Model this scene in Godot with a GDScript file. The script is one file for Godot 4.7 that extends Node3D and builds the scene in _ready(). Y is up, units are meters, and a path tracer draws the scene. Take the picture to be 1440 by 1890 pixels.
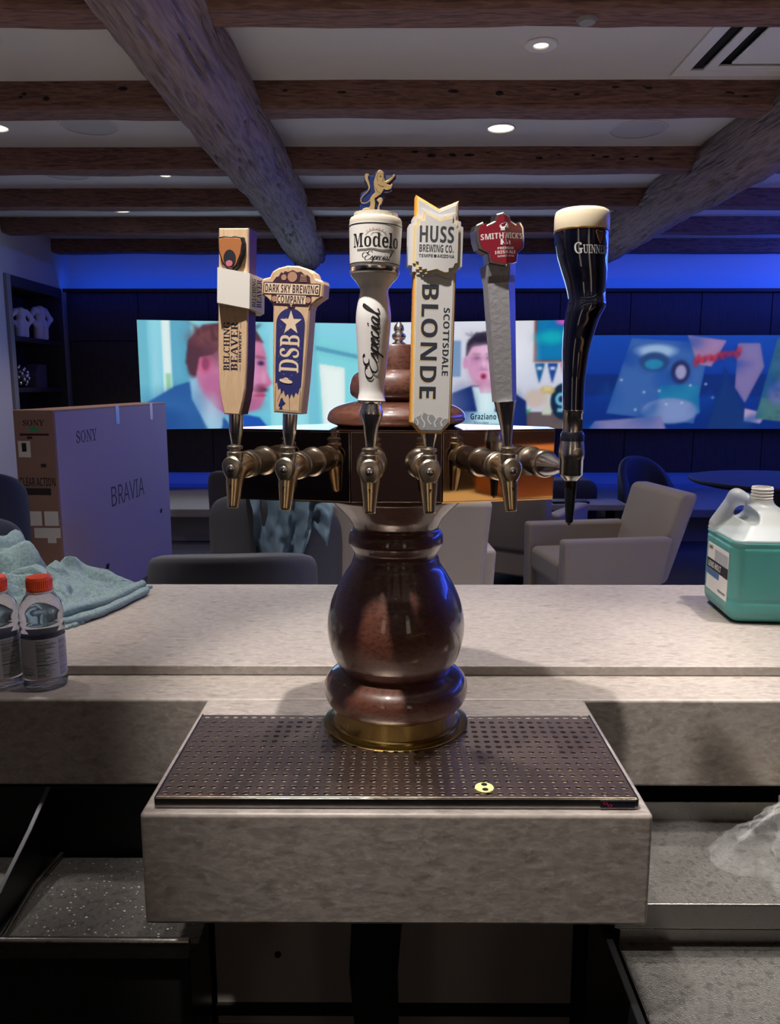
extends Node3D
# A six-tap beer tower on a stone bar, the lounge with its screens behind it. Metres, y up, the camera looks along -z.

var taken := {}
var M := {}

class Geo:
	var v := PackedVector3Array()
	var n := PackedVector3Array()
	var uv := PackedVector2Array()
	var ix := PackedInt32Array()
	func add(p: Vector3, nn: Vector3, t := Vector2.ZERO) -> int:
		v.append(p); n.append(nn); uv.append(t)
		return v.size() - 1
	func face(a: int, b: int, c: int) -> void:   # counter-clockwise from outside
		ix.append(a); ix.append(c); ix.append(b)
	func tri(a: Vector3, b: Vector3, c: Vector3) -> void:
		var nn = (b - a).cross(c - a).normalized()
		face(add(a, nn), add(b, nn), add(c, nn))
	func quad(a: Vector3, b: Vector3, c: Vector3, d: Vector3) -> void:
		var nn = (c - a).cross(d - b).normalized()
		var i = add(a, nn, Vector2(0, 1)); add(b, nn, Vector2(1, 1)); add(c, nn, Vector2(1, 0)); add(d, nn, Vector2(0, 0))
		face(i, i + 1, i + 2); face(i, i + 2, i + 3)
	func box(c: Vector3, s: Vector3, r := 0.0, k := 2) -> Geo:   # a box with rounded edges of radius r
		var h = s * 0.5
		r = minf(r, minf(h.x, minf(h.y, h.z)) * 0.999)
		if r <= 0.0:
			var p := []
			for i in 8: p.append(c + Vector3(h.x if i & 1 else -h.x, h.y if i & 2 else -h.y, h.z if i & 4 else -h.z))
			quad(p[4], p[5], p[7], p[6]); quad(p[1], p[0], p[2], p[3]); quad(p[5], p[1], p[3], p[7])
			quad(p[0], p[4], p[6], p[2]); quad(p[6], p[7], p[3], p[2]); quad(p[0], p[1], p[5], p[4])
			return self
		for axis in 3:
			for sg in [-1.0, 1.0]:
				var ua = (axis + 1) % 3
				var va = (axis + 2) % 3
				var us := marks(h[ua], r, k)
				var vs := marks(h[va], r, k)
				var base = v.size()
				for j in vs.size():
					for i in us.size():
						var p := Vector3.ZERO
						p[axis] = h[axis] * sg; p[ua] = us[i]; p[va] = vs[j]
						var inner = p.clamp(-(h - Vector3.ONE * r), h - Vector3.ONE * r)
						var d = (p - inner).normalized()
						add(c + inner + d * r, d, Vector2(float(i) / (us.size() - 1), 1.0 - float(j) / (vs.size() - 1)))
				var w = us.size()
				for j in vs.size() - 1:
					for i in w - 1:
						var a = base + j * w + i
						if sg > 0: face(a, a + 1, a + w + 1); face(a, a + w + 1, a + w)
						else: face(a, a + w + 1, a + 1); face(a, a + w, a + w + 1)
		return self
	func marks(h: float, r: float, k: int) -> Array:
		var o := []
		for i in k + 1: o.append(-h + r * (1.0 - tan((1.0 - float(i) / k) * PI / 4)))
		var q := o.duplicate(); q.reverse()
		for x in q: o.append(-x)
		return o
	func grid(nu: int, nv: int, f, flip := false, wrap_u := false) -> Geo:   # f.call(u, v), u and v from 0 to 1; outside is du x dv
		var base = v.size()
		var pts := []
		for j in nv + 1:
			for i in nu + 1: pts.append(f.call(float(i) / nu, float(j) / nv))
		var w = nu + 1
		for j in nv + 1:
			for i in w:
				var i0 = maxi(i - 1, 0); var i1 = mini(i + 1, nu)
				if wrap_u and i == 0: i0 = nu - 1
				if wrap_u and i == nu: i1 = 1
				var du = pts[j * w + i1] - pts[j * w + i0]
				if wrap_u and (i == 0): du = pts[j * w + 1] - pts[j * w + nu - 1]
				if wrap_u and (i == nu): du = pts[j * w + 1] - pts[j * w + nu - 1]
				var dv = pts[mini(j + 1, nv) * w + i] - pts[maxi(j - 1, 0) * w + i]
				var nn = du.cross(dv).normalized()
				add(pts[j * w + i], -nn if flip else nn, Vector2(float(i) / nu, 1.0 - float(j) / nv))
		for j in nv:
			for i in nu:
				var a = base + j * w + i
				if flip: face(a, a + w + 1, a + 1); face(a, a + w, a + w + 1)
				else: face(a, a + 1, a + w + 1); face(a, a + w + 1, a + w)
		return self
	func lathe(prof: Array, segs := 40, c := Vector3.ZERO) -> Geo:   # Vector2(radius, height), bottom to top on the outside
		var m = prof.size()
		var sn := []
		for i in m - 1:
			var d: Vector2 = prof[i + 1] - prof[i]
			sn.append(Vector2(d.y, -d.x).normalized())
		for i in m - 1:
			if prof[i].distance_to(prof[i + 1]) < 1e-7: continue
			var a: Vector2 = sn[i]
			var na = a; var nb = a
			if i > 0 and a.dot(sn[i - 1]) > 0.72: na = (a + sn[i - 1]).normalized()
			if i < m - 2 and a.dot(sn[i + 1]) > 0.72: nb = (a + sn[i + 1]).normalized()
			var base = v.size()
			for k in segs + 1:
				var t = TAU * k / segs
				var e = Vector3(sin(t), 0, cos(t))
				add(c + e * prof[i].x + Vector3(0, prof[i].y, 0), e * na.x + Vector3(0, na.y, 0), Vector2(float(k) / segs, 1.0 - float(i) / (m - 1)))
				add(c + e * prof[i + 1].x + Vector3(0, prof[i + 1].y, 0), e * nb.x + Vector3(0, nb.y, 0), Vector2(float(k) / segs, 1.0 - float(i + 1) / (m - 1)))
			for k in segs:
				var q = base + k * 2
				face(q, q + 2, q + 3); face(q, q + 3, q + 1)
		return self
	func sweep(path: Array, rad: Array, segs := 16, caps := true) -> Geo:
		var m = path.size()
		var side := Vector3.ZERO
		var base = v.size()
		for i in m:
			var t = (path[mini(i + 1, m - 1)] - path[maxi(i - 1, 0)]).normalized()
			if side == Vector3.ZERO: side = t.cross(Vector3.UP if absf(t.y) < 0.9 else Vector3.RIGHT)
			side = (side - t * side.dot(t)).normalized()
			var up = side.cross(t)
			var ds = maxf((path[mini(i + 1, m - 1)] - path[maxi(i - 1, 0)]).length(), 1e-6)
			var sl = clampf((rad[mini(i + 1, m - 1)] - rad[maxi(i - 1, 0)]) / ds, -3, 3)
			for k in segs + 1:
				var a = TAU * k / segs
				var e = side * cos(a) + up * sin(a)
				add(path[i] + e * rad[i], (e - t * sl).normalized(), Vector2(float(k) / segs, float(i) / (m - 1)))
		for i in m - 1:
			for k in segs:
				var q = base + i * (segs + 1) + k
				face(q, q + segs + 1, q + segs + 2); face(q, q + segs + 2, q + 1)
		if caps:
			for e in [0, m - 1]:
				var t = (path[1] - path[0]).normalized() * -1.0 if e == 0 else (path[m - 1] - path[m - 2]).normalized()
				var ci = add(path[e], t)
				var first = v.size()
				for k in segs + 1: add(v[base + e * (segs + 1) + k], t)
				for k in segs:
					if e == 0: face(ci, first + k, first + k + 1)
					else: face(ci, first + k + 1, first + k)
		return self
	func inset(poly: PackedVector2Array, b: float) -> PackedVector2Array:
		var o := PackedVector2Array()
		var m = poly.size()
		for i in m:
			var d0 = (poly[i] - poly[(i + m - 1) % m]).normalized()
			var d1 = (poly[(i + 1) % m] - poly[i]).normalized()
			var n0 = Vector2(-d0.y, d0.x); var n1 = Vector2(-d1.y, d1.x)
			var mid = (n0 + n1).normalized()
			o.append(poly[i] + mid * b / maxf(mid.dot(n0), 0.45))
		return o
	func prism(src, z0: float, z1: float, b := 0.0, f = null) -> Geo:   # an outline in x and y pulled from z0 to z1, its front edge bevelled by b; f bends it
		var poly := PackedVector2Array(src)
		if Geometry2D.is_polygon_clockwise(poly): poly.reverse()
		if not Geometry2D.is_polygon_clockwise(poly): pass
		var area := 0.0
		for i in poly.size(): area += poly[i].cross(poly[(i + 1) % poly.size()])
		if area < 0: poly.reverse()
		var m = poly.size()
		var top := inset(poly, b) if b > 0 else poly
		var g = func(p: Vector2, z: float) -> Vector3: return f.call(Vector3(p.x, p.y, z)) if f != null else Vector3(p.x, p.y, z)
		for i in m:
			var j = (i + 1) % m
			quad(g.call(poly[i], z0), g.call(poly[j], z0), g.call(poly[j], z1 - b), g.call(poly[i], z1 - b))
			if b > 0: quad(g.call(poly[i], z1 - b), g.call(poly[j], z1 - b), g.call(top[j], z1), g.call(top[i], z1))
		for side in 2:
			var use = top if side == 0 else poly
			var t = Geometry2D.triangulate_polygon(use)
			for k in range(0, t.size(), 3):
				var p = [use[t[k]], use[t[k + 1]], use[t[k + 2]]]
				if (p[1] - p[0]).cross(p[2] - p[0]) < 0: p.reverse()
				if side == 0: tri(g.call(p[0], z1), g.call(p[1], z1), g.call(p[2], z1))
				else: tri(g.call(p[0], z0), g.call(p[2], z0), g.call(p[1], z0))
		return self
	func strips(src, z0: float, z1: float, n: int, f) -> Geo:   # a prism cut into upright strips so that f can bend its face
		var p := PackedVector2Array(src)
		var lo := 1e9; var hi := -1e9
		for q in p: lo = minf(lo, q.x); hi = maxf(hi, q.x)
		for i in n:
			var a = lerpf(lo, hi, float(i) / n); var b = lerpf(lo, hi, float(i + 1) / n)
			for r in Geometry2D.intersect_polygons(PackedVector2Array(Array(p).map(func(q): return q * 100.0)), PackedVector2Array([Vector2(a * 100, -90), Vector2(b * 100, -90), Vector2(b * 100, 90), Vector2(a * 100, 90)])):
				var o := Array(r).map(func(q): return q * 0.01)
				if o.size() > 2 and o.all(func(q): return q.length() < 1.0): prism(o, z0, z1, 0.0, f)
		return self
	func put(o: Geo, t := Transform3D.IDENTITY) -> Geo:
		var base = v.size()
		for i in o.v.size(): add(t * o.v[i], (t.basis * o.n[i]).normalized(), o.uv[i])
		for i in o.ix: ix.append(base + i)
		return self
	func bend(f) -> Geo:   # moves every vertex and works the normals out again
		for i in v.size(): v[i] = f.call(v[i])
		var acc := PackedVector3Array(); acc.resize(v.size())
		for k in range(0, ix.size(), 3):
			var nn = (v[ix[k + 2]] - v[ix[k]]).cross(v[ix[k + 1]] - v[ix[k]])
			for e in 3: acc[ix[k + e]] += nn
		for i in v.size(): n[i] = acc[i].normalized()
		return self
	func finer(seg: float) -> void:   # cuts triangles until none is wider than seg
		var todo := []
		for k in range(0, ix.size(), 3): todo.append([v[ix[k]], v[ix[k + 1]], v[ix[k + 2]]])
		v.clear(); n.clear(); uv.clear(); ix.clear()
		while todo:
			var t = todo.pop_back()
			var far := 0
			for e in 3:
				if absf(t[e].x - t[(e + 1) % 3].x) > absf(t[far].x - t[(far + 1) % 3].x): far = e
			var a = t[far]; var b = t[(far + 1) % 3]; var c = t[(far + 2) % 3]
			if absf(a.x - b.x) > seg:
				var m = (a + b) * 0.5
				todo.append([a, m, c]); todo.append([m, b, c])
			else:
				for q in t: ix.append(add(q, Vector3.BACK))
	func ribbon(pts: Array, wid: Array, f) -> Geo:   # a flat stroke; f lays x, y onto a surface
		var m = pts.size()
		for i in m - 1:
			var q := []
			for e in [i, i + 1]:
				var d = (pts[mini(e + 1, m - 1)] - pts[maxi(e - 1, 0)]).normalized()
				var s = Vector2(-d.y, d.x) * wid[e] * 0.5
				q.append(pts[e] + s); q.append(pts[e] - s)
			quad(f.call(q[1]), f.call(q[3]), f.call(q[2]), f.call(q[0]))
		return self
	func nets(f, lo: Vector3, hi: Vector3, cell: float) -> Geo:   # the surface where f is nought
		var nx = int((hi.x - lo.x) / cell) + 2; var ny = int((hi.y - lo.y) / cell) + 2; var nz = int((hi.z - lo.z) / cell) + 2
		var val := PackedFloat32Array(); val.resize(nx * ny * nz)
		var i := 0
		for z in nz:
			for y in ny:
				for x in nx:
					val[i] = f.call(lo + Vector3(x, y, z) * cell); i += 1
		var at := {}
		for z in nz - 1:
			for y in ny - 1:
				for x in nx - 1:
					var b = x + nx * (y + ny * z)
					var inn := 0
					var c := []
					for k in 8:
						var q = val[b + (k & 1) + nx * ((k >> 1) & 1) + nx * ny * (k >> 2)]
						c.append(q)
						if q < 0: inn += 1
					if inn == 0 or inn == 8: continue
					var s := Vector3.ZERO
					var cnt := 0
					for k in 8:
						for e in [1, 2, 4]:
							if k & e: continue
							var a0 = c[k]; var a1 = c[k | e]
							if (a0 < 0) == (a1 < 0): continue
							var p = Vector3(k & 1, (k >> 1) & 1, k >> 2)
							p += Vector3(1 if e == 1 else 0, 1 if e == 2 else 0, 1 if e == 4 else 0) * (a0 / (a0 - a1))
							s += p; cnt += 1
					var w = lo + (Vector3(x, y, z) + s / cnt) * cell
					var h = cell * 0.7
					var gr = Vector3(f.call(w + Vector3(h, 0, 0)) - f.call(w - Vector3(h, 0, 0)), f.call(w + Vector3(0, h, 0)) - f.call(w - Vector3(0, h, 0)), f.call(w + Vector3(0, 0, h)) - f.call(w - Vector3(0, 0, h)))
					at[b] = add(w, gr.normalized(), Vector2((w.x - lo.x) / (hi.x - lo.x), 1.0 - (w.y - lo.y) / (hi.y - lo.y)))
		var st = [1, nx, nx * ny]
		for b in at:
			for a in 3:
				var u = st[(a + 1) % 3]; var w = st[(a + 2) % 3]
				if not (at.has(b - u) and at.has(b - w) and at.has(b - u - w)): continue
				var s0 = val[b] < 0; var s1 = val[b + st[a]] < 0
				if s0 == s1: continue
				var q = [at[b], at[b - u], at[b - u - w], at[b - w]]
				if s0: face(q[0], q[1], q[2]); face(q[0], q[2], q[3])
				else: face(q[0], q[2], q[1]); face(q[0], q[3], q[2])
		return self
	func mesh() -> ArrayMesh:
		var a := []; a.resize(Mesh.ARRAY_MAX)
		a[Mesh.ARRAY_VERTEX] = v; a[Mesh.ARRAY_NORMAL] = n; a[Mesh.ARRAY_TEX_UV] = uv; a[Mesh.ARRAY_INDEX] = ix
		var o := ArrayMesh.new()
		o.add_surface_from_arrays(Mesh.PRIMITIVE_TRIANGLES, a)
		return o

class Paint:   # a picture for a flat print or a screen, drawn with simple shapes
	var im: Image
	var w: int
	var h: int
	func _init(ww: int, hh: int, c: Color) -> void:
		w = ww; h = hh
		im = Image.create(w, h, false, Image.FORMAT_RGBA8); im.fill(c)
	func ell(cx: float, cy: float, rx: float, ry: float, c: Color, soft := 0.1, ang := 0.0) -> void:
		var m = maxf(rx, ry) * (1.0 + soft) + 1
		for y in range(maxi(0, int(cy - m)), mini(h, int(cy + m) + 1)):
			for x in range(maxi(0, int(cx - m)), mini(w, int(cx + m) + 1)):
				var p = Vector2(x - cx, y - cy).rotated(-ang)
				var d = Vector2(p.x / rx, p.y / ry).length()
				var a = clampf((1.0 + soft * 0.5 - d) / maxf(soft, 0.001), 0, 1) * c.a
				if a > 0: im.set_pixel(x, y, im.get_pixel(x, y).lerp(Color(c.r, c.g, c.b), a))
	func poly(pts, c: Color) -> void:
		var p := PackedVector2Array(pts)
		var r := Rect2(p[0], Vector2.ZERO)
		for q in p: r = r.expand(q)
		for y in range(maxi(0, int(r.position.y)), mini(h, int(r.end.y) + 1)):
			for x in range(maxi(0, int(r.position.x)), mini(w, int(r.end.x) + 1)):
				if Geometry2D.is_point_in_polygon(Vector2(x + 0.5, y + 0.5), p): im.set_pixel(x, y, im.get_pixel(x, y).lerp(Color(c.r, c.g, c.b), c.a))
	func rect(x0: float, y0: float, x1: float, y1: float, c: Color, c2 = null) -> void:
		for y in range(maxi(0, int(y0)), mini(h, int(y1))):
			var k = c if c2 == null else c.lerp(c2, (y - y0) / maxf(1.0, y1 - y0))
			for x in range(maxi(0, int(x0)), mini(w, int(x1))): im.set_pixel(x, y, im.get_pixel(x, y).lerp(Color(k.r, k.g, k.b), k.a))
	func blur(k: float) -> void:
		for s in [[2, 1], [4, 2], [2, 4], [1, 2]]: im.resize(w / s[0], h / s[0], Image.INTERPOLATE_BILINEAR)
		for i in int(k):
			im.resize(w / 2, h / 2, Image.INTERPOLATE_BILINEAR); im.resize(w, h, Image.INTERPOLATE_BILINEAR)
	func tex() -> ImageTexture: return ImageTexture.create_from_image(im)

# ---------------------------------------------------------------- nodes
func numbered(called: String) -> String:
	taken[called] = taken.get(called, 0) + 1
	return called if taken[called] == 1 else "%s_%03d" % [called, taken[called] - 1]

func thing(called: String, label: String, category: String, at := Vector3.ZERO, turn := 0.0, group := "") -> Node3D:
	var o := Node3D.new()
	o.name = numbered(called); add_child(o)
	o.position = at; o.rotation.y = turn
	return tag(o, label, category, group)

func tag(o: Node3D, label: String, category: String, group := "") -> Node3D:
	o.set_meta("label", label); o.set_meta("category", category)
	if group: o.set_meta("group", group)
	return o

func part(called: String, g, m: Material, parent: Node3D, at := Vector3.ZERO) -> MeshInstance3D:
	var o := MeshInstance3D.new()
	o.name = called; o.mesh = g.mesh() if g is Geo else g; o.material_override = m; o.position = at
	parent.add_child(o, true)
	return o

func solo(called: String, g: Geo, m: Material, label: String, category: String, group := "", at := Vector3.ZERO) -> MeshInstance3D:
	var o := part(numbered(called), g, m, self, at)
	tag(o, label, category, group)
	return o

func structure(called: String, g: Geo, m: Material) -> MeshInstance3D:
	var o := part(called, g, m, self)
	o.set_meta("kind", "structure")
	return o

func again(src: Node3D, at: Vector3, turn: float, label: String) -> Node3D:
	var o = src.duplicate()
	o.name = numbered(src.name.rstrip("0123456789_")); add_child(o)
	o.position = at; o.rotation.y = turn
	o.set_meta("label", label)
	return o

# ---------------------------------------------------------------- materials and lettering
func mat(c: Color, rough := 0.6, metal := 0.0, spec := 0.5) -> StandardMaterial3D:
	var m := StandardMaterial3D.new()
	m.albedo_color = c; m.roughness = rough; m.metallic = metal; m.metallic_specular = spec
	return m

func c8(r: float, g: float, b: float) -> Color: return Color(r / 255.0, g / 255.0, b / 255.0)

func glow(c: Color, e: float) -> StandardMaterial3D:
	var m := mat(Color.BLACK, 0.5)
	m.emission_enabled = true; m.emission = c; m.emission_energy_multiplier = e
	return m

func noise(sd: int, freq: float, oct := 4, ridged := false, warp := 0.0) -> FastNoiseLite:
	var f := FastNoiseLite.new()
	f.seed = sd; f.frequency = freq; f.fractal_octaves = oct; f.noise_type = FastNoiseLite.TYPE_SIMPLEX_SMOOTH
	f.fractal_type = FastNoiseLite.FRACTAL_RIDGED if ridged else FastNoiseLite.FRACTAL_FBM
	if warp > 0:
		f.domain_warp_enabled = true; f.domain_warp_amplitude = warp; f.domain_warp_frequency = freq * 0.7
	return f

func ntex(f: FastNoiseLite, cols: Array, size := 512, at := []) -> NoiseTexture2D:
	var t := NoiseTexture2D.new()
	t.width = size; t.height = size; t.seamless = true; t.noise = f; t.generate_mipmaps = false
	if cols:
		var g := Gradient.new()
		g.offsets = PackedFloat32Array(at if at else range(cols.size()).map(func(i): return float(i) / (cols.size() - 1)))
		g.colors = PackedColorArray(cols)
		t.color_ramp = g
	return t

func tri3(m: StandardMaterial3D, s: Vector3, world := true) -> StandardMaterial3D:
	m.uv1_triplanar = true; m.uv1_world_triplanar = world; m.uv1_scale = s; m.uv1_triplanar_sharpness = 4.0
	return m

func relief(m: StandardMaterial3D, t: Texture2D, cm: float) -> StandardMaterial3D:
	m.heightmap_enabled = true; m.heightmap_texture = t; m.heightmap_scale = cm
	return m

func letters(s: String, serif: bool, bold: bool, w: float, h: float, f, seg := 0.0) -> Geo:   # lettering fitted to a w x h field round the origin; f lays Vector3(x, y, 0) onto the surface
	var sf := SystemFont.new()
	sf.font_names = PackedStringArray(["Droid Serif" if serif else "Droid Sans"]); sf.font_weight = 700 if bold else 400
	var tm := TextMesh.new()
	tm.text = s; tm.font = sf; tm.font_size = 40; tm.pixel_size = 0.01; tm.depth = 0.0; tm.curve_step = 3.0
	var g := Geo.new()
	for k in tm.get_surface_count():
		var a = tm.surface_get_arrays(k)
		var base = g.v.size()
		for p in a[Mesh.ARRAY_VERTEX]: g.add(p, Vector3.BACK)
		var q = a[Mesh.ARRAY_INDEX]
		if q: for i in q: g.ix.append(base + i)
		else: for i in a[Mesh.ARRAY_VERTEX].size(): g.ix.append(base + i)
	var lo := Vector3.ONE * 1e9; var hi := -lo
	for p in g.v: lo = lo.min(p); hi = hi.max(p)
	var sz = hi - lo
	for i in g.v.size():
		var p = (g.v[i] - (lo + hi) * 0.5)
		g.v[i] = Vector3(p.x / sz.x * w, p.y / sz.y * h, 0)
	if seg > 0: g.finer(seg)
	for i in g.v.size(): g.v[i] = f.call(g.v[i])
	for i in range(0, g.ix.size(), 3):
		var nn = (g.v[g.ix[i + 2]] - g.v[g.ix[i]]).cross(g.v[g.ix[i + 1]] - g.v[g.ix[i]]).normalized()
		for e in 3: g.n[g.ix[i + e]] = nn
	return g

func smooth2(pts: Array, k := 5) -> Array:   # a smooth line through the points
	var o := []
	for i in pts.size() - 1:
		for e in k: o.append(pts[i].cubic_interpolate(pts[i + 1], pts[maxi(i - 1, 0)], pts[mini(i + 2, pts.size() - 1)], float(e) / k))
	o.append(pts[-1])
	return o

func vv(a: Array) -> Array:   # pairs of numbers as points
	var o := []
	for i in range(0, a.size(), 2): o.append(Vector2(a[i], a[i + 1]))
	return o

func script_word(f, wt: float) -> Geo:   # the word «Especial» in a flowing hand, 3 wide and 1 high
	var g := Geo.new()
	for s in [
		[-0.1, 0.28, -0.26, 0.42, -0.3, 0.66, -0.14, 0.86, 0.1, 0.84, 0.2, 0.7], [0.66, 0.86, 0.56, 1.0, 0.34, 0.98, 0.24, 0.8, 0.34, 0.62, 0.52, 0.58, 0.3, 0.54, 0.08, 0.36, 0.06, 0.12, 0.24, -0.02, 0.46, 0.04, 0.64, 0.2, 0.8, 0.46],
		[0.8, 0.46, 0.82, 0.3, 0.86, 0.14, 0.78, 0.0, 0.66, 0.05], [0.86, 0.06, 1.04, 0.46, 0.98, 0.2, 0.84, -0.42], [0.97, 0.22, 1.08, 0.42, 1.2, 0.42, 1.2, 0.2, 1.08, 0.0, 0.97, 0.06],
		[1.2, 0.12, 1.36, 0.24, 1.46, 0.4, 1.38, 0.46, 1.27, 0.26, 1.3, 0.04, 1.42, 0.0, 1.56, 0.14], [1.74, 0.38, 1.68, 0.46, 1.56, 0.3, 1.56, 0.06, 1.68, 0.0, 1.82, 0.14, 1.98, 0.46, 1.92, 0.12, 1.98, 0.0, 2.1, 0.14],
		[2.36, 0.38, 2.26, 0.46, 2.12, 0.26, 2.14, 0.02, 2.26, 0.06, 2.38, 0.42, 2.33, 0.1, 2.4, 0.0, 2.52, 0.14], [2.52, 0.14, 2.7, 0.6, 2.78, 0.96, 2.7, 1.0, 2.6, 0.6, 2.57, 0.12, 2.64, 0.0, 2.8, 0.12], [2.0, 0.62, 2.04, 0.68],
	]:
		var p := smooth2(vv(s), 6)
		var wd := []
		for i in p.size():
			var d = (p[mini(i + 1, p.size() - 1)] - p[maxi(i - 1, 0)]).normalized()
			wd.append(wt * (0.35 + 0.75 * absf(d.y)))
		g.ribbon(p, wd, func(q): return f.call(Vector3(q.x - 1.2 + q.y * 0.22, q.y - 0.3, 0)))
	return g

func materials() -> void:
	var stone_base := ntex(noise(3, 0.02, 7, false, 30.0), [c8(108, 100, 96), c8(138, 129, 123), c8(156, 149, 143), c8(140, 130, 126), c8(176, 169, 163)], 1024)
	var stone := mat(Color.WHITE, 0.42)
	stone.albedo_texture = stone_base
	var vein := ntex(noise(9, 0.022, 5, true, 50.0), [Color(0.8, 0.78, 0.75, 0.0), Color(0.8, 0.78, 0.75, 0.0), Color(0.82, 0.8, 0.77, 0.42)], 1024, [0.0, 0.7, 1.0])
	stone.detail_enabled = true; stone.detail_albedo = vein; stone.detail_blend_mode = BaseMaterial3D.BLEND_MODE_MIX
	stone.detail_uv_layer = BaseMaterial3D.DETAIL_UV_1
	relief(stone, ntex(noise(21, 0.02, 5, true, 12.0), [], 512), 0.06)
	M.stone = tri3(stone, Vector3(0.9, 1.6, 2.6))
	var steel := mat(c8(150, 148, 145), 0.34, 1.0)
	relief(steel, ntex(noise(5, 0.05, 5), [], 512), 0.02)
	steel.roughness_texture = ntex(noise(6, 0.03, 5), [Color(0.75, 0.75, 0.75), Color.WHITE], 512)
	M.steel = tri3(steel, Vector3(3, 3, 3))
	M.dark_steel = mat(c8(60, 60, 64), 0.35, 1.0)
	M.black = mat(c8(14, 14, 16), 0.5)
	M.matt_black = mat(c8(10, 10, 11), 0.9)
	M.chrome = mat(c8(226, 224, 222), 0.22, 1.0)
	M.nickel = mat(c8(186, 176, 160), 0.32, 1.0)
	M.brass = mat(c8(214, 190, 146), 0.26, 1.0)
	M.base_brass = mat(c8(178, 156, 100), 0.2, 1.0)
	M.mirror = mat(c8(190, 172, 152), 0.035, 1.0)
	M.grate = mat(c8(176, 156, 146), 0.34, 1.0)
	var burl := mat(Color.WHITE, 0.42)
	burl.albedo_texture = ntex(noise(31, 0.02, 6, false, 30.0), [c8(58, 32, 26), c8(82, 47, 36), c8(98, 58, 44), c8(70, 39, 31), c8(90, 52, 40)], 512)
	burl.clearcoat_enabled = true; burl.clearcoat = 1.0; burl.clearcoat_roughness = 0.06
	M.burl = tri3(burl, Vector3(5, 9, 5))
	var log_grain := ntex(noise(41, 0.02, 5, false, 14.0), [c8(70, 56, 56), c8(118, 100, 98), c8(146, 126, 122), c8(104, 86, 84), c8(158, 138, 132)], 512)
	var grain_relief := ntex(noise(42, 0.02, 5, true, 10.0), [], 512)
	var logm := mat(Color.WHITE, 0.85)
	logm.albedo_texture = log_grain
	relief(logm, grain_relief, 1.0)
	M.log = tri3(logm, Vector3(2.4, 2.4, 0.15), false)
	var beam := mat(Color.WHITE, 0.85)
	beam.albedo_texture = ntex(noise(45, 0.02, 5, false, 14.0), [c8(70, 46, 42), c8(110, 78, 68), c8(130, 96, 84), c8(90, 62, 54), c8(138, 106, 94)], 512)
	relief(beam, grain_relief, 0.5)
	M.beam = tri3(beam, Vector3(0.35, 2.6, 2.6), false)
	M.knot = mat(c8(34, 22, 18), 0.9)
	M.plaster = mat(c8(205, 200, 192), 0.9)
	M.white = mat(c8(222, 220, 214), 0.6)
	M.grey_paint = mat(c8(140, 138, 136), 0.7)
	var dark_wood := mat(Color.WHITE, 0.6)
	dark_wood.albedo_texture = ntex(noise(51, 0.02, 4, false, 10.0), [c8(44, 36, 44), c8(64, 54, 60), c8(54, 44, 52)], 512)
	M.dark_wood = tri3(dark_wood, Vector3(3, 0.4, 3))
	var carpet := mat(Color.WHITE, 0.95)
	carpet.albedo_texture = ntex(noise(61, 0.05, 4), [c8(40, 40, 52), c8(70, 70, 84), c8(50, 50, 64)], 512)
	M.carpet = tri3(carpet, Vector3(1.5, 1.5, 1.5))
	var cloth := mat(c8(150, 143, 140), 0.85)
	cloth.rim_enabled = true; cloth.rim = 0.3
	relief(cloth, ntex(noise(71, 0.2, 2), [], 256), 0.05)
	M.taupe = tri3(cloth, Vector3(6, 6, 6), false)
	M.charcoal = mat(c8(44, 46, 54), 0.7)
	M.navy_seat = mat(c8(52, 58, 84), 0.6)
	var terry := mat(Color.WHITE, 0.95)
	terry.albedo_texture = ntex(noise(81, 0.06, 4), [c8(104, 130, 136), c8(134, 162, 168), c8(152, 178, 182)], 256)
	terry.rim_enabled = true; terry.rim = 0.5
	relief(terry, ntex(noise(82, 0.16, 3), [], 512), 0.35)
	M.terry = tri3(terry, Vector3(7, 7, 7))
	M.maple = tri3(wood(c8(214, 184, 150), c8(188, 154, 120), 91), Vector3(14, 3, 14), false)
	M.walnut = tri3(wood(c8(96, 62, 58), c8(54, 34, 38), 93), Vector3(60, 6, 60), false)
	M.ink = mat(c8(26, 24, 52), 0.5)
	M.black_ink = mat(c8(20, 20, 24), 0.5)
	M.print_white = mat(c8(232, 230, 226), 0.4)
	M.cardboard = mat(c8(150, 118, 104), 0.85)
	M.box_face = mat(c8(168, 150, 168), 0.8)

func wood(a: Color, b: Color, sd: int) -> StandardMaterial3D:
	var m := mat(Color.WHITE, 0.5)
	m.albedo_texture = ntex(noise(sd, 0.02, 4, false, 8.0), [b, a, a.lerp(b, 0.4), a], 256)
	return m

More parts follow.
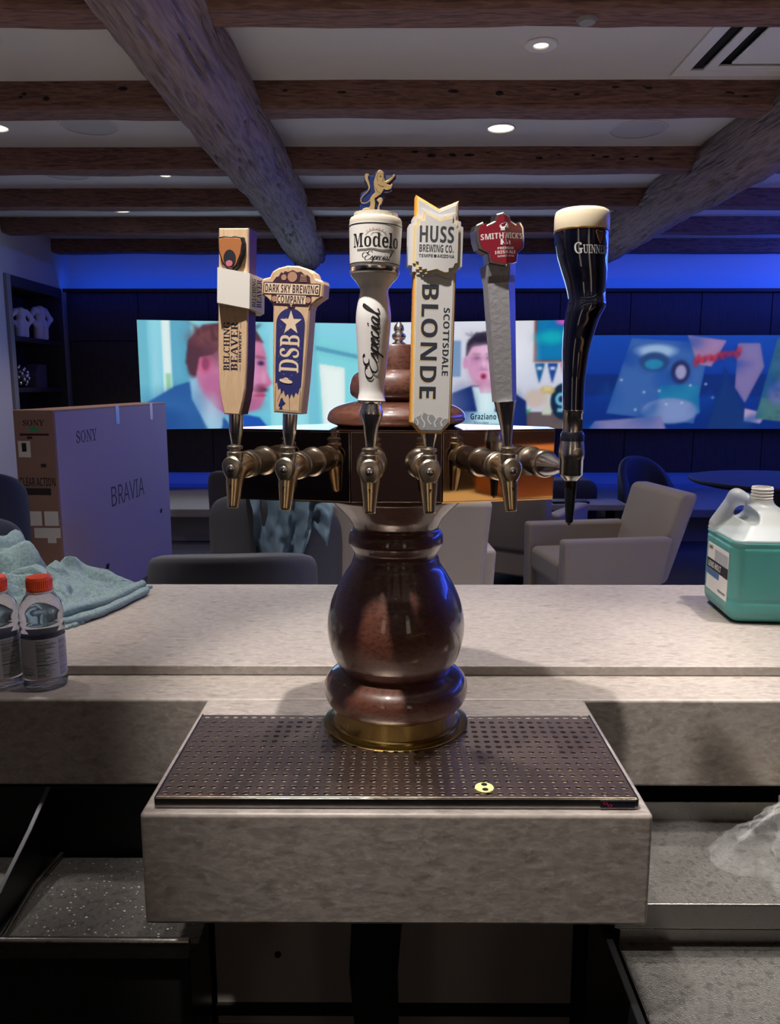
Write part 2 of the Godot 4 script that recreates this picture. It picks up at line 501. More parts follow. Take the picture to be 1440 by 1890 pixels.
func _ready() -> void:
	var cam := Camera3D.new()
	cam.name = "camera"; add_child(cam)
	cam.position = Vector3(0, 1.45, 0)
	cam.rotation_degrees = Vector3(-9.2, 0.3, 0)
	cam.fov = rad_to_deg(2.0 * atan(945.0 / 1450.0)); cam.near = 0.02; cam.far = 60.0; cam.current = true
	var env := Environment.new()
	env.background_mode = Environment.BG_COLOR; env.background_color = Color.BLACK
	env.tonemap_mode = Environment.TONE_MAPPER_LINEAR; env.tonemap_exposure = 1.0
	env.sdfgi_enabled = true; env.ssao_enabled = true; env.ssil_enabled = true
	var we := WorldEnvironment.new()
	we.name = "environment"; we.environment = env; add_child(we)
	# the cove strips above and below the dark wall, unseen blue lights, and added fill behind the camera
	area("blue_strip_light", Vector3(0.98, 2.478, -8.66), Vector3(0.0, 0.55, -1), Vector2(9.0, 0.05), Color(0.0, 0.30, 1.0), 1.5)
	area("blue_strip_light", Vector3(5.38, 2.5, -5.6), Vector3(-0.3, 1, 0.0), Vector2(5.6, 0.08), Color(0.20, 0.33, 1.0), 26.0, true)  # out of view at the right, placed to tint ceiling and logs blue
	area("unseen_wall_light", Vector3(0.98, 2.415, -8.50), Vector3(0.0, -1, -0.25), Vector2(9.0, 0.05), Color(0.03, 0.2, 1.0), 0.5)  # unseen blue light, placed to tint the dark wall
	area("underglow_light", Vector3(0.98, 0.49, -8.78), Vector3(0.0, -1, -0.2), Vector2(9.0, 0.08), Color(0.02, 0.27, 1.0), 0.7)
	area("added_back_fill", Vector3(0.0, 2.3, 0.98), Vector3(0.0, 1, -0.6), Vector2(5.0, 0.1), Color(1.0, 0.95, 0.9), 0.7)  # added fill behind the camera, lifts the ceiling and beam faces
	area("added_panel_light", Vector3(-0.85, 1.62, 1.20), Vector3(0.1, 0.25, -1), Vector2(0.3, 1.1), Color(1.0, 0.92, 0.82), 0.10)  # added fill in front of the glowing panels behind the camera
	area("added_panel_light", Vector3(0.85, 1.62, 1.20), Vector3(-0.1, 0.25, -1), Vector2(0.3, 1.1), Color(1.0, 0.92, 0.82), 0.10)
	area("screen_light", Vector3(-1.45, 1.55, -8.0), Vector3(0.1, 0, 1), Vector2(1.9, 1.0), Color(0.7, 0.84, 1.0), 0.9)
	area("screen_light", Vector3(0.85, 1.55, -8.0), Vector3(-0.1, 0, 1), Vector2(1.9, 1.0), Color(0.78, 0.82, 1.0), 0.9)
	area("screen_light", Vector3(3.2, 1.55, -8.3), Vector3(0, 0, 1), Vector2(2.4, 1.0), Color(0.2, 0.35, 1.0), 0.8)
	materials()
	room()
	ceiling_things()
	far_wall()
	lounge()
	bar()
	under_bar()
	tower()
	taps()
	bar_things()

func area(called: String, at: Vector3, towards: Vector3, size: Vector2, c: Color, e: float, along_z := false) -> void:
	var l := AreaLight3D.new()
	l.name = called; l.area_size = size; l.light_color = c; l.light_energy = e; l.shadow_enabled = true
	l.area_range = 20.0; l.area_attenuation = 2.0
	add_child(l, true)
	l.position = at
	l.basis = Basis.looking_at(towards, Vector3.RIGHT.cross(towards) if not along_z else Vector3.BACK.cross(towards))

func down_light(at: Vector3, r: float, lens_r: float, e: float, label: String, c := Color(1.0, 0.965, 0.93), angle := 55.0, face_e := 2.2, aim := Vector3.DOWN) -> void:
	var t := thing("recessed_light", label, "ceiling light", at, 0.0, "recessed ceiling downlights")
	part("trim_ring", Geo.new().lathe([Vector2(lens_r * 0.8, 0.02), Vector2(lens_r, -0.001), Vector2(lens_r + 0.004, -0.006), Vector2(r - 0.006, -0.006), Vector2(r, 0.0)], 32), M.white, t)
	part("lamp_lens", Geo.new().lathe([Vector2(0.0, 0.0), Vector2(lens_r, 0.0)], 28).bend(func(p): return p), glow(c, face_e), t, Vector3(0, -0.001, 0))
	var l := SpotLight3D.new()
	l.name = "lamp_light"; l.light_color = c; l.light_energy = e; l.spot_angle = angle; l.spot_angle_attenuation = 0.6; l.spot_range = 12.0; l.spot_attenuation = 2.0
	l.light_size = lens_r; l.shadow_enabled = true
	t.add_child(l, true)
	l.position = Vector3(0, -0.02, 0); l.basis = Basis.looking_at(aim, Vector3.FORWARD if absf(aim.normalized().y) > 0.999 else Vector3.UP)

func room() -> void:
	structure("floor", Geo.new().box(Vector3(0.9, -0.05, -6.95), Vector3(9.4, 0.1, 4.5)), M.carpet)
	structure("floor_bounce", Geo.new().box(Vector3(0.9, -0.05, -3.35), Vector3(9.4, 0.1, 2.7)), mat(c8(182, 178, 174), 0.6))  # unseen floor made pale to bounce light up to the ceiling
	structure("floor_dark", Geo.new().box(Vector3(0.9, -0.05, -0.3), Vector3(9.4, 0.1, 3.4)), M.matt_black)  # unseen floor kept near-black to cut bounce onto the counter fronts
	structure("ceiling", Geo.new().box(Vector3(0.9, 3.0, -3.9), Vector3(9.4, 0.1, 10.6)), M.plaster)
	var lw := Geo.new()
	lw.box(Vector3(-3.63, 1.5, -3.115), Vector3(0.1, 3.0, 8.67)).box(Vector3(-3.63, 2.73, -8.05), Vector3(0.1, 0.54, 1.2)).box(Vector3(-3.63, 1.5, -8.8), Vector3(0.1, 3.0, 0.3))
	structure("wall_left", lw, M.plaster)
	structure("wall_far", Geo.new().box(Vector3(0.9, 1.5, -9.0), Vector3(9.4, 3.0, 0.1)), M.plaster)
	structure("wall_right", Geo.new().box(Vector3(5.55, 1.5, -3.9), Vector3(0.1, 3.0, 10.6)), M.plaster)
	unseen_back_bar()
	structure("wall_back", Geo.new().box(Vector3(0.9, 1.5, 1.35), Vector3(9.4, 3.0, 0.1)), mat(c8(58, 44, 42), 0.7))

func unseen_back_bar() -> void:
	# unseen, behind the camera: shaped for what the polished metal reflects
	var t := thing("unseen_back_bar", "unseen back bar behind the camera with two added glowing panels, shaped for the metal to reflect", "back bar", Vector3(0, 0, 1.05))
	part("cabinet", Geo.new().box(Vector3(0, 0.44, 0.0), Vector3(5.2, 0.88, 0.44), 0.004), M.dark_wood, t)
	part("worktop", Geo.new().box(Vector3(-1.0, 0.90, -0.01), Vector3(3.3, 0.04, 0.48), 0.004), M.dark_wood, t)
	part("pale_worktop", Geo.new().box(Vector3(1.66, 0.90, -0.01), Vector3(2.0, 0.04, 0.48), 0.004), mat(c8(226, 200, 150), 0.5), t)  # pale end placed for the right plate to reflect
	down_light(Vector3(2.0, 2.948, 0.95), 0.08, 0.05, 6.0, "unseen downlight behind the camera, placed to light the right of the back bar", Color(1.0, 0.9, 0.75), 30.0)  # out of view, brightens what the right plate reflects
	down_light(Vector3(0.0, 2.948, 1.0), 0.08, 0.05, 6.0, "unseen downlight behind the camera, placed to light the middle of the back bar", Color(1.0, 0.93, 0.85), 30.0)  # out of view, brightens the wall that the front plate reflects
	for x in [-0.85, 0.85]:
		part("added_glow_panel", Geo.new().box(Vector3(x, 1.62, 0.20), Vector3(0.3, 1.1, 0.01)), glow(Color(1.0, 0.90, 0.78), 0.45), t)  # added glowing panel that brightens the metal reflections
		part("added_panel_frame", Geo.new().box(Vector3(x, 2.2, 0.15), Vector3(0.4, 0.05, 0.15), 0.004).box(Vector3(x, 1.04, 0.15), Vector3(0.4, 0.05, 0.15), 0.004).box(Vector3(x - 0.18, 1.62, 0.15), Vector3(0.05, 1.2, 0.15), 0.004).box(Vector3(x + 0.18, 1.62, 0.15), Vector3(0.05, 1.2, 0.15), 0.004), M.dark_wood, t)  # frame round the added panel
	solo("unseen_brown_box", Geo.new().box(Vector3(0, 0.11, 0), Vector3(0.75, 0.22, 0.3), 0.004), mat(c8(206, 132, 78), 0.8), "unseen orange-brown box behind the camera, placed to show in the right plate", "cardboard box", "", Vector3(2.15, 0.921, 1.06))  # out of view, placed for the right plate to reflect

func rough_beam(g: Geo, c: Vector3, s: Vector3, sd: int) -> Geo:   # a sawn beam along x whose edges wander
	var f := noise(sd, 0.9, 3)
	var base = g.v.size()
	var ring := [Vector2(-1, 1), Vector2(-1, -0.75), Vector2(-0.86, -1), Vector2(0.86, -1), Vector2(1, -0.75), Vector2(1, 1)]
	var nseg := 60
	for k in ring.size() - 1:
		g.grid(nseg, 3, func(u, v):
			var r = ring[k].lerp(ring[k + 1], v)
			var x = c.x + (u - 0.5) * s.x
			var w = f.get_noise_3d(x * 1.2, r.x * 0.4 + sd, r.y * 0.4) * 0.16
			return Vector3(x, c.y + r.y * s.y * 0.5 * (1.0 + (w * 0.9 if r.y < 0 else 0.0)), c.z - r.x * s.z * 0.5 * (1.0 + w)))
	return g

func ceiling_things() -> void:
	var order := ["nearest the bar and cut by the top of the view", "second from the bar, crossing behind the spotlight near the vent", "third from the bar, crossing mid ceiling", "fourth from the bar, behind the small spotlight", "fifth from the bar, short of the blue cove", "farthest, against the blue-lit wall"]
	var zs := [3.14, 4.21, 5.32, 6.39, 7.44, 8.5]
	for i in 6:
		var g := Geo.new()
		rough_beam(g, Vector3(0.96, 2.885, -zs[i] - 0.09), Vector3(9.06, 0.135, 0.175), 100 + i * 7)
		var t := thing("ceiling_beam", "rough brown timber cross beam, " + order[i], "beam", Vector3.ZERO, 0.0, "rough timber cross beams under the ceiling")
		part("timber", g, M.beam, t)
		if i < 3:
			var kn := Geo.new()
			var r := RandomNumberGenerator.new(); r.seed = 40 + i
			for k in 34:
				var x = r.randf_range(-3.3, 3.2)
				var q = Vector3(x, 2.885 + r.randf_range(-0.02, 0.035), -zs[i] + 0.0)
				var a = r.randf_range(0.006, 0.02)
				kn.put(Geo.new().lathe([Vector2(1.0, 0.0), Vector2(0.7, 0.5), Vector2(0.0, 0.7)], 9), Transform3D(Basis(Vector3(a * r.randf_range(0.8, 2.2), 0, 0), Vector3(0, 0, 0.006), Vector3(0, -a * 0.55, 0)), q))
			part("knots", kn, M.knot, t).set_meta("kind", "stuff")
	for s in [[-0.88, "thick rounded weathered log beam running toward the screens, left of the taps"], [2.08, "thick rounded weathered log beam at the upper right corner"]]:
		var f := noise(int(s[0] * 10) + 300, 1.3, 4)
		var fac := noise(int(s[0] * 10) + 310, 0.7, 2)
		var g := Geo.new().grid(120, 200, func(u, v):
			var a = u * TAU
			var z = 0.6 - v * 9.15
			var e = Vector2(sin(a), cos(a))
			var r = 0.192 + 0.016 * f.get_noise_3d(e.x * 0.9, e.y * 0.9, z * 1.1) + 0.012 * fac.get_noise_3d(e.x * 0.5, e.y * 0.5 + 5, z * 2.4)
			r += 0.008 * absf(f.get_noise_3d(e.x * 4.0, e.y * 4.0, z * 3.0))
			var crack = f.get_noise_3d(e.x * 2.2 + 9, e.y * 2.2, z * 0.35)
			r -= 0.034 * clampf(1.0 - absf(crack) * 20.0, 0, 1) * clampf(fac.get_noise_2d(z * 2.0, a) * 3 + 0.5, 0, 1)
			return Vector3(s[0] + e.x * r + 0.02 * sin(z * 0.9), 2.83 + e.y * r * 1.0 + 0.012 * sin(z * 1.7), z), false, true)
		solo("log_beam", g, M.log, s[1], "beam", "rounded log beams")
	var L := [["small bright spotlight beside the ceiling vent", 0.655, -3.8, 0.075, 0.032, 2.0], ["round white downlight above the right-hand tap handles", 0.63, -4.95, 0.085, 0.075, 2.0], ["round white downlight at the left edge of the ceiling", -2.36, -4.92, 0.085, 0.075, 2.0],
		["tiny bright spotlight left of the log beam", -1.66, -6.0, 0.05, 0.035, 1.6], ["oblong white downlight over the left wall shelves", -2.38, -7.15, 0.085, 0.075, 2.0]]
	for l in L: down_light(Vector3(l[1], 2.948, l[2]), l[3], l[4], l[5] * 0.55, l[0], Color(1.0, 0.93, 0.84), 50.0, 2.4)
	# unseen downlights above the frame, placed to light the bar, taps and steel
	down_light(Vector3(-0.31, 2.948, -0.53), 0.08, 0.028, 6.0, "unseen spotlight above the frame, placed to light the tap handles", Color(1.0, 0.965, 0.93), 17.5, 2.2, Vector3(0.32, -1.42, -0.54))
	down_light(Vector3(-0.12, 2.948, -1.32), 0.08, 0.035, 1.2, "unseen spotlight above the frame, placed to light the tower from overhead", Color(1.0, 0.965, 0.93), 28.0)
	down_light(Vector3(0.15, 2.948, -1.88), 0.08, 0.04, 3.3, "unseen spotlight above the frame, placed to light the raised top behind the tower", Color(1.0, 0.965, 0.93), 26.0)
	down_light(Vector3(-1.30, 2.948, -1.75), 0.08, 0.05, 4.6, "unseen spotlight above the frame, placed to light the towels", Color(1.0, 0.965, 0.93), 24.0)
	down_light(Vector3(1.2, 2.948, -1.5), 0.08, 0.05, 4.6, "unseen spotlight above the frame, placed to light the green jug", Color(1.0, 0.965, 0.93), 24.0)
	down_light(Vector3(0.95, 2.948, -1.08), 0.08, 0.04, 2.4, "unseen spotlight above the frame, placed to light the steel shelf at the right", Color(1.0, 0.965, 0.93), 24.0)
	down_light(Vector3(-0.95, 2.948, -1.06), 0.08, 0.04, 4.4, "unseen spotlight above the frame, placed to light the left drainboard", Color(1.0, 0.965, 0.93), 24.0)
	for i in 6: down_light(Vector3(-2.6 + i * 1.05, 2.948, -2.95), 0.08, 0.05, 5.5, ["first", "second", "third", "fourth", "fifth", "sixth"][i] + " from the left of the added row of fill downlights beyond the bar, above the frame", Color(1.0, 0.965, 0.94), 28.0, 2.2)  # added row, its light bounces off the pale floor to the ceiling
	for s in [["round flush ceiling speaker right of the downlight", 1.45, -4.98], ["round flush ceiling speaker by the left log beam", -1.79, -4.9], ["round flush ceiling speaker farther back on the left", -2.36, -5.95]]:
		var t := thing("ceiling_speaker", s[0], "speaker", Vector3(s[1], 2.95, s[2]), 0.0, "round ceiling speakers")
		part("grille", Geo.new().lathe([Vector2(0, -0.004), Vector2(0.16, -0.004), Vector2(0.165, 0.0)], 40).bend(func(p): return p), mat(c8(184, 180, 176), 0.85), t)
		part("rim", Geo.new().lathe([Vector2(0.160, -0.006), Vector2(0.168, -0.006), Vector2(0.172, 0.0)], 40), M.plaster, t)
	var sn := thing("beam_sensor", "small round grey sensor on the underside of the nearest beam", "sensor", Vector3(0.73, 2.815, -3.24))
	part("base", Geo.new().lathe([Vector2(0, -0.012), Vector2(0.03, -0.012), Vector2(0.04, 0.0), Vector2(0.04, 0.02)], 24), M.grey_paint, sn)
	# the air vent
	var v := thing("ceiling_vent", "square white air diffuser with dark slots beside the spotlight", "vent", Vector3(1.75, 2.95, -3.74))
	part("frame", square_ring(0.40, 0.33, -0.006, 0.012), M.white, v)
	part("dark_recess", Geo.new().box(Vector3(0, 0.0, 0), Vector3(0.66, 0.004, 0.66)), M.matt_black, v)
	part("vane", square_ring(0.285, 0.235, -0.022, 0.012), M.white, v)
	part("centre_plate", Geo.new().box(Vector3(0, -0.03, 0), Vector3(0.38, 0.01, 0.38), 0.004), M.white, v)
	part("screw_cap", Geo.new().lathe([Vector2(0, -0.039), Vector2(0.014, -0.039), Vector2(0.016, -0.034)], 16), M.white, v)

func square_ring(o: float, i: float, y: float, h: float) -> Geo:
	var g := Geo.new()
	var m = (o + i) * 0.5
	var w = o - i
	g.box(Vector3(0, y, m), Vector3(o * 2, h, w), 0.003).box(Vector3(0, y, -m), Vector3(o * 2, h, w), 0.003)
	g.box(Vector3(m, y, 0), Vector3(w, h, i * 2), 0.003).box(Vector3(-m, y, 0), Vector3(w, h, i * 2), 0.003)
	return g

# ---------------------------------------------------------------- far wall with the screens
func far_wall() -> void:
	var w := thing("wood_wall", "dark wood panelled wall behind the three screens", "wall panelling", Vector3.ZERO)
	w.set_meta("kind", "structure")
	part("backing", Geo.new().box(Vector3(1.0, 1.47, -8.72), Vector3(9.05, 1.93, 0.06)), M.dark_wood, w)
	part("top_ledge", Geo.new().box(Vector3(1.0, 2.44, -8.66), Vector3(9.05, 0.035, 0.14), 0.004), M.dark_wood, w)
	for i in 12:
		for j in 2:
			part("panel", Geo.new().box(Vector3(-3.13 + i * 0.755, 2.17 if j else 1.2, -8.68), Vector3(0.748, 0.5 if j else 1.42, 0.03), 0.004), M.dark_wood, w)
	solo("hearth_bench", Geo.new().box(Vector3(0.96, 0.29, -8.0), Vector3(9.0, 0.08, 1.85), 0.01).box(Vector3(0.96, 0.125, -8.05), Vector3(8.9, 0.25, 1.6)), M.grey_paint, "long low grey platform under the screens, lit blue", "platform")
	# screens
	var a := Paint.new(766, 390, c8(120, 200, 222))
	a.rect(0, 0, 766, 390, c8(140, 215, 232), c8(112, 200, 225))
	a.rect(0, 0, 30, 390, c8(110, 185, 205)); a.rect(76, 0, 104, 300, c8(225, 245, 245)); a.rect(104, 0, 170, 390, c8(95, 170, 200)); a.rect(40, 0, 70, 390, c8(150, 215, 228))
	a.rect(84, 190, 100, 290, c8(150, 210, 170))
	a.poly([Vector2(585, 60), Vector2(766, 100), Vector2(766, 390), Vector2(600, 390)], c8(130, 215, 225))
	a.poly([Vector2(600, 150), Vector2(690, 165), Vector2(690, 390), Vector2(612, 390)], c8(232, 246, 244))
	a.poly([Vector2(590, 85), Vector2(740, 118), Vector2(740, 132), Vector2(590, 100)], c8(90, 160, 190))
	a.rect(430, 0, 590, 390, c8(150, 222, 235)); a.rect(560, 0, 590, 390, c8(120, 195, 215))
	a.poly([Vector2(0, 390), Vector2(10, 300), Vector2(110, 235), Vector2(170, 215), Vector2(300, 390)], c8(42, 92, 158))   # jacket
	a.poly([Vector2(290, 390), Vector2(300, 330), Vector2(390, 350), Vector2(420, 390)], c8(30, 84, 178))
	a.poly([Vector2(160, 190), Vector2(190, 200), Vector2(270, 330), Vector2(262, 390), Vector2(215, 390), Vector2(165, 280)], c8(150, 196, 226))   # collar
	a.poly([Vector2(180, 190), Vector2(300, 180), Vector2(330, 320), Vector2(290, 345), Vector2(240, 310)], c8(196, 96, 150))   # neck
	a.ell(300, 170, 118, 150, c8(206, 132, 172), 0.12)   # head in profile, turned right
	a.poly([Vector2(340, 60), Vector2(404, 70), Vector2(418, 120), Vector2(416, 175), Vector2(436, 222), Vector2(424, 238), Vector2(402, 240), Vector2(412, 262), Vector2(408, 285), Vector2(392, 318), Vector2(340, 335), Vector2(290, 330)], c8(206, 128, 166))
	a.ell(210, 150, 26, 40, c8(214, 110, 150), 0.2); a.ell(214, 152, 12, 24, c8(150, 70, 110), 0.4)
	a.poly([Vector2(180, 205), Vector2(150, 150), Vector2(160, 70), Vector2(210, 14), Vector2(300, 0), Vector2(380, 20), Vector2(412, 78), Vector2(372, 62), Vector2(330, 60), Vector2(270, 90), Vector2(240, 120), Vector2(196, 130)], c8(92, 58, 72))
	a.ell(240, 60, 70, 40, c8(122, 78, 84), 0.8); a.ell(170, 150, 16, 50, c8(84, 52, 66), 0.5)
	a.ell(398, 150, 12, 8, c8(50, 44, 90), 0.5); a.ell(394, 128, 22, 6, c8(150, 90, 120), 0.5, 0.2)
	a.ell(390, 246, 30, 11, c8(104, 52, 70), 0.5, 0.05); a.ell(392, 268, 22, 6, c8(172, 70, 110), 0.4); a.ell(360, 190, 30, 60, c8(216, 150, 200), 0.9)
	for s in [[330, 90, 60, 30, c8(232, 170, 200), 0.5], [345, 215, 46, 60, c8(226, 160, 200), 0.5], [250, 260, 50, 70, c8(160, 80, 130), 0.5], [330, 300, 60, 26, c8(150, 84, 130), 0.55], [250, 110, 30, 40, c8(110, 70, 82), 0.6], [408, 200, 10, 26, c8(236, 180, 210), 0.6], [398, 232, 18, 7, c8(150, 70, 110), 0.7], [100, 320, 80, 60, c8(60, 112, 178), 0.6], [60, 370, 60, 40, c8(30, 72, 140), 0.6], [230, 330, 26, 60, c8(190, 222, 240), 0.6]]: a.ell(s[0], s[1], s[2], s[3], Color(s[4].r, s[4].g, s[4].b, s[5]), 1.2)
	for k in 26: a.ell(180 + (k * 37) % 210, 16 + (k * 53) % 60, 16, 7, Color(0.27, 0.17, 0.22, 0.5) if k % 2 else Color(0.55, 0.36, 0.36, 0.4), 0.9, 0.6 + k * 0.3)
	a.blur(8.0)
	var b := Paint.new(712, 390, c8(214, 216, 228))
	b.rect(0, 0, 712, 390, c8(220, 222, 232), c8(196, 200, 222))
	b.rect(0, 0, 300, 160, c8(226, 230, 236)); b.rect(290, 70, 330, 200, c8(120, 150, 190)); b.rect(60, 110, 300, 120, c8(150, 160, 180))
	b.rect(582, 0, 712, 150, c8(120, 84, 84)); b.rect(592, 0, 712, 140, c8(10, 118, 176)); b.ell(640, 60, 50, 26, c8(20, 170, 190), 0.9); b.ell(700, 6, 46, 12, c8(206, 90, 190), 0.5)
	for k in 3: b.poly([Vector2(586 + k * 44, 152), Vector2(622 + k * 44, 152), Vector2(604 + k * 44, 228)], [c8(28, 92, 150), c8(30, 70, 150), c8(206, 72, 110)][k]); b.rect(596 + k * 44, 164, 612 + k * 44, 178, c8(190, 205, 225))
	b.rect(560, 330, 712, 390, c8(96, 84, 88)); b.ell(690, 290, 46, 66, c8(18, 40, 66), 0.06); b.ell(680, 282, 20, 24, c8(120, 196, 230), 0.2); b.ell(680, 282, 9, 12, c8(18, 40, 66), 0.3); b.rect(668, 315, 706, 330, c8(110, 180, 214))
	b.ell(632, 250, 26, 16, c8(196, 176, 120), 0.3); b.rect(620, 236, 646, 252, c8(214, 196, 150)); b.rect(626, 262, 638, 318, c8(206, 200, 180)); b.rect(616, 312, 648, 340, c8(196, 200, 190)); b.ell(590, 280, 34, 30, c8(196, 180, 170), 0.7)
	b.poly([Vector2(540, 330), Vector2(580, 318), Vector2(560, 345)], c8(60, 170, 110))
	b.poly([Vector2(290, 390), Vector2(300, 262), Vector2(370, 234), Vector2(480, 234), Vector2(560, 290), Vector2(566, 390)], c8(18, 40, 104))
	b.poly([Vector2(370, 236), Vector2(470, 236), Vector2(450, 340), Vector2(392, 340)], c8(206, 232, 240)); b.poly([Vector2(392, 220), Vector2(446, 220), Vector2(440, 262), Vector2(400, 262)], c8(206, 150, 190))
	b.ell(408, 142, 56, 92, c8(222, 172, 208), 0.1); b.ell(346, 150, 9, 22, c8(206, 150, 190), 0.3); b.ell(468, 150, 9, 22, c8(206, 150, 190), 0.3)
	b.poly([Vector2(348, 130), Vector2(350, 80), Vector2(380, 42), Vector2(430, 36), Vector2(464, 66), Vector2(470, 130), Vector2(456, 96), Vector2(420, 84), Vector2(370, 92)], c8(52, 46, 66))
	b.ell(386, 132, 10, 6, c8(70, 60, 100), 0.6); b.ell(430, 132, 10, 6, c8(70, 60, 100), 0.6); b.ell(386, 118, 16, 4, c8(120, 84, 110), 0.6); b.ell(430, 118, 16, 4, c8(120, 84, 110), 0.6); b.ell(409, 168, 10, 8, c8(190, 130, 170), 0.8); b.ell(410, 199, 11, 12, c8(186, 76, 120), 0.4); b.ell(410, 200, 5, 6, c8(110, 34, 64), 0.5)
	b.rect(160, 330, 480, 378, c8(186, 226, 238))
	for s in [[376, 160, 20, 60, c8(190, 130, 170), 0.5], [444, 160, 16, 60, c8(236, 196, 224), 0.5], [408, 104, 40, 22, c8(240, 200, 226), 0.6], [408, 226, 34, 14, c8(190, 124, 160), 0.6], [386, 134, 17, 10, c8(176, 120, 160), 0.6], [430, 134, 17, 10, c8(176, 120, 160), 0.6], [412, 160, 7, 22, c8(240, 200, 226), 0.6], [410, 175, 14, 5, c8(180, 110, 150), 0.6], [340, 320, 40, 70, c8(30, 56, 128), 0.6], [520, 330, 30, 60, c8(26, 50, 120), 0.6], [420, 290, 20, 50, c8(226, 244, 248), 0.6], [200, 300, 120, 90, c8(188, 194, 214), 0.6], [520, 120, 60, 80, c8(234, 236, 244), 0.6]]: b.ell(s[0], s[1], s[2], s[3], Color(s[4].r, s[4].g, s[4].b, s[5]), 1.2)
	for k in 14: b.ell(356 + (k * 29) % 104, 48 + (k * 17) % 34, 12, 5, Color(0.14, 0.12, 0.2, 0.5) if k % 2 else Color(0.34, 0.3, 0.4, 0.4), 0.9, 0.5 + k * 0.2)
	b.blur(6.0)
	var d := Paint.new(960, 360, c8(20, 60, 150))
	d.rect(0, 0, 960, 360, c8(24, 70, 170), c8(14, 44, 120)); d.rect(0, 150, 960, 230, c8(18, 44, 112))
	d.poly([Vector2(180, 10), Vector2(460, 30), Vector2(420, 340), Vector2(100, 300)], c8(58, 96, 164)); d.ell(270, 60, 70, 26, c8(150, 180, 214), 0.6); d.ell(265, 100, 52, 36, c8(44, 70, 120), 0.3); d.ell(264, 110, 34, 20, c8(40, 130, 170), 0.4)
	d.poly([Vector2(380, 0), Vector2(520, 20), Vector2(470, 120), Vector2(420, 110)], c8(150, 120, 160)); d.ell(360, 140, 34, 44, c8(40, 44, 84), 0.3); d.ell(362, 140, 20, 28, c8(150, 150, 190), 0.3); d.poly([Vector2(290, 190), Vector2(430, 190), Vector2(440, 300), Vector2(280, 290)], c8(36, 120, 164))
	d.ell(330, 290, 100, 50, c8(120, 140, 190), 0.2); d.poly([Vector2(60, 330), Vector2(300, 310), Vector2(320, 360), Vector2(40, 360)], c8(120, 120, 170))
	for k in 9: d.ell(150 + (k * 83) % 360, 170 + (k * 47) % 120, 5, 5, c8(170, 190, 220), 0.5)
	d.poly([Vector2(560, 30), Vector2(640, 30), Vector2(660, 120), Vector2(600, 260), Vector2(560, 200)], c8(120, 110, 160)); d.poly([Vector2(520, 120), Vector2(580, 240), Vector2(640, 360), Vector2(460, 360)], c8(22, 52, 112)); d.poly([Vector2(600, 280), Vector2(680, 300), Vector2(660, 340), Vector2(600, 330)], c8(170, 150, 190))
	d.poly([Vector2(700, 10), Vector2(920, 20), Vector2(880, 350), Vector2(640, 320)], c8(48, 96, 130)); d.poly([Vector2(660, 240), Vector2(900, 240), Vector2(880, 350), Vector2(640, 320)], c8(70, 116, 120)); d.rect(760, 20, 840, 120, c8(110, 54, 100))
	d.ell(780, 70, 22, 28, c8(170, 130, 160), 0.3); d.ell(780, 130, 46, 40, c8(30, 40, 92), 0.3); d.ell(800, 250, 46, 60, c8(30, 44, 90), 0.2); d.ell(800, 250, 30, 42, c8(90, 120, 160), 0.3); d.ell(720, 220, 40, 46, c8(100, 110, 160), 0.5); d.ell(850, 220, 26, 40, c8(90, 110, 160), 0.5)
	d.rect(930, 0, 960, 360, c8(16, 80, 200))
	for k in 7: d.ell(418 + k * 24, 96 - k * 5, 12, 24 - (k % 3) * 5, Color(0.72, 0.16, 0.2, 0.75), 0.5, 0.3 + 0.5 * (k % 2)); d.ell(422 + k * 24, 100 - k * 5, 4, 9, Color(0.2, 0.2, 0.5, 0.6), 0.6)
	for k in 40: d.ell((k * 149) % 960, (k * 83) % 360, 26 + (k * 7) % 30, 12 + (k * 5) % 20, Color(0.1, 0.25 + 0.01 * (k % 9), 0.6, 0.25), 1.0, k * 0.7)
	for k in 60: d.ell(690 + (k * 61) % 230, 20 + (k * 37) % 320, 7, 5, Color(0.1 + 0.02 * (k % 12), 0.3, 0.36, 0.5), 0.6)
	d.blur(5.0)
	screen("left", Vector3(-2.56, 1.545, -8.0), Vector3(-0.30, 1.545, -8.52), 1.085, a, "left wall screen showing a man with a moustache in profile")
	screen("mid", Vector3(-0.27, 1.55, -8.56), Vector3(1.82, 1.55, -8.2), 1.1, b, "middle wall screen showing a man facing forward before pennants")
	screen("right", Vector3(1.99, 1.475, -8.56), Vector3(4.85, 1.475, -8.56), 0.99, d, "right wall screen showing dim blue overlaid photographs")

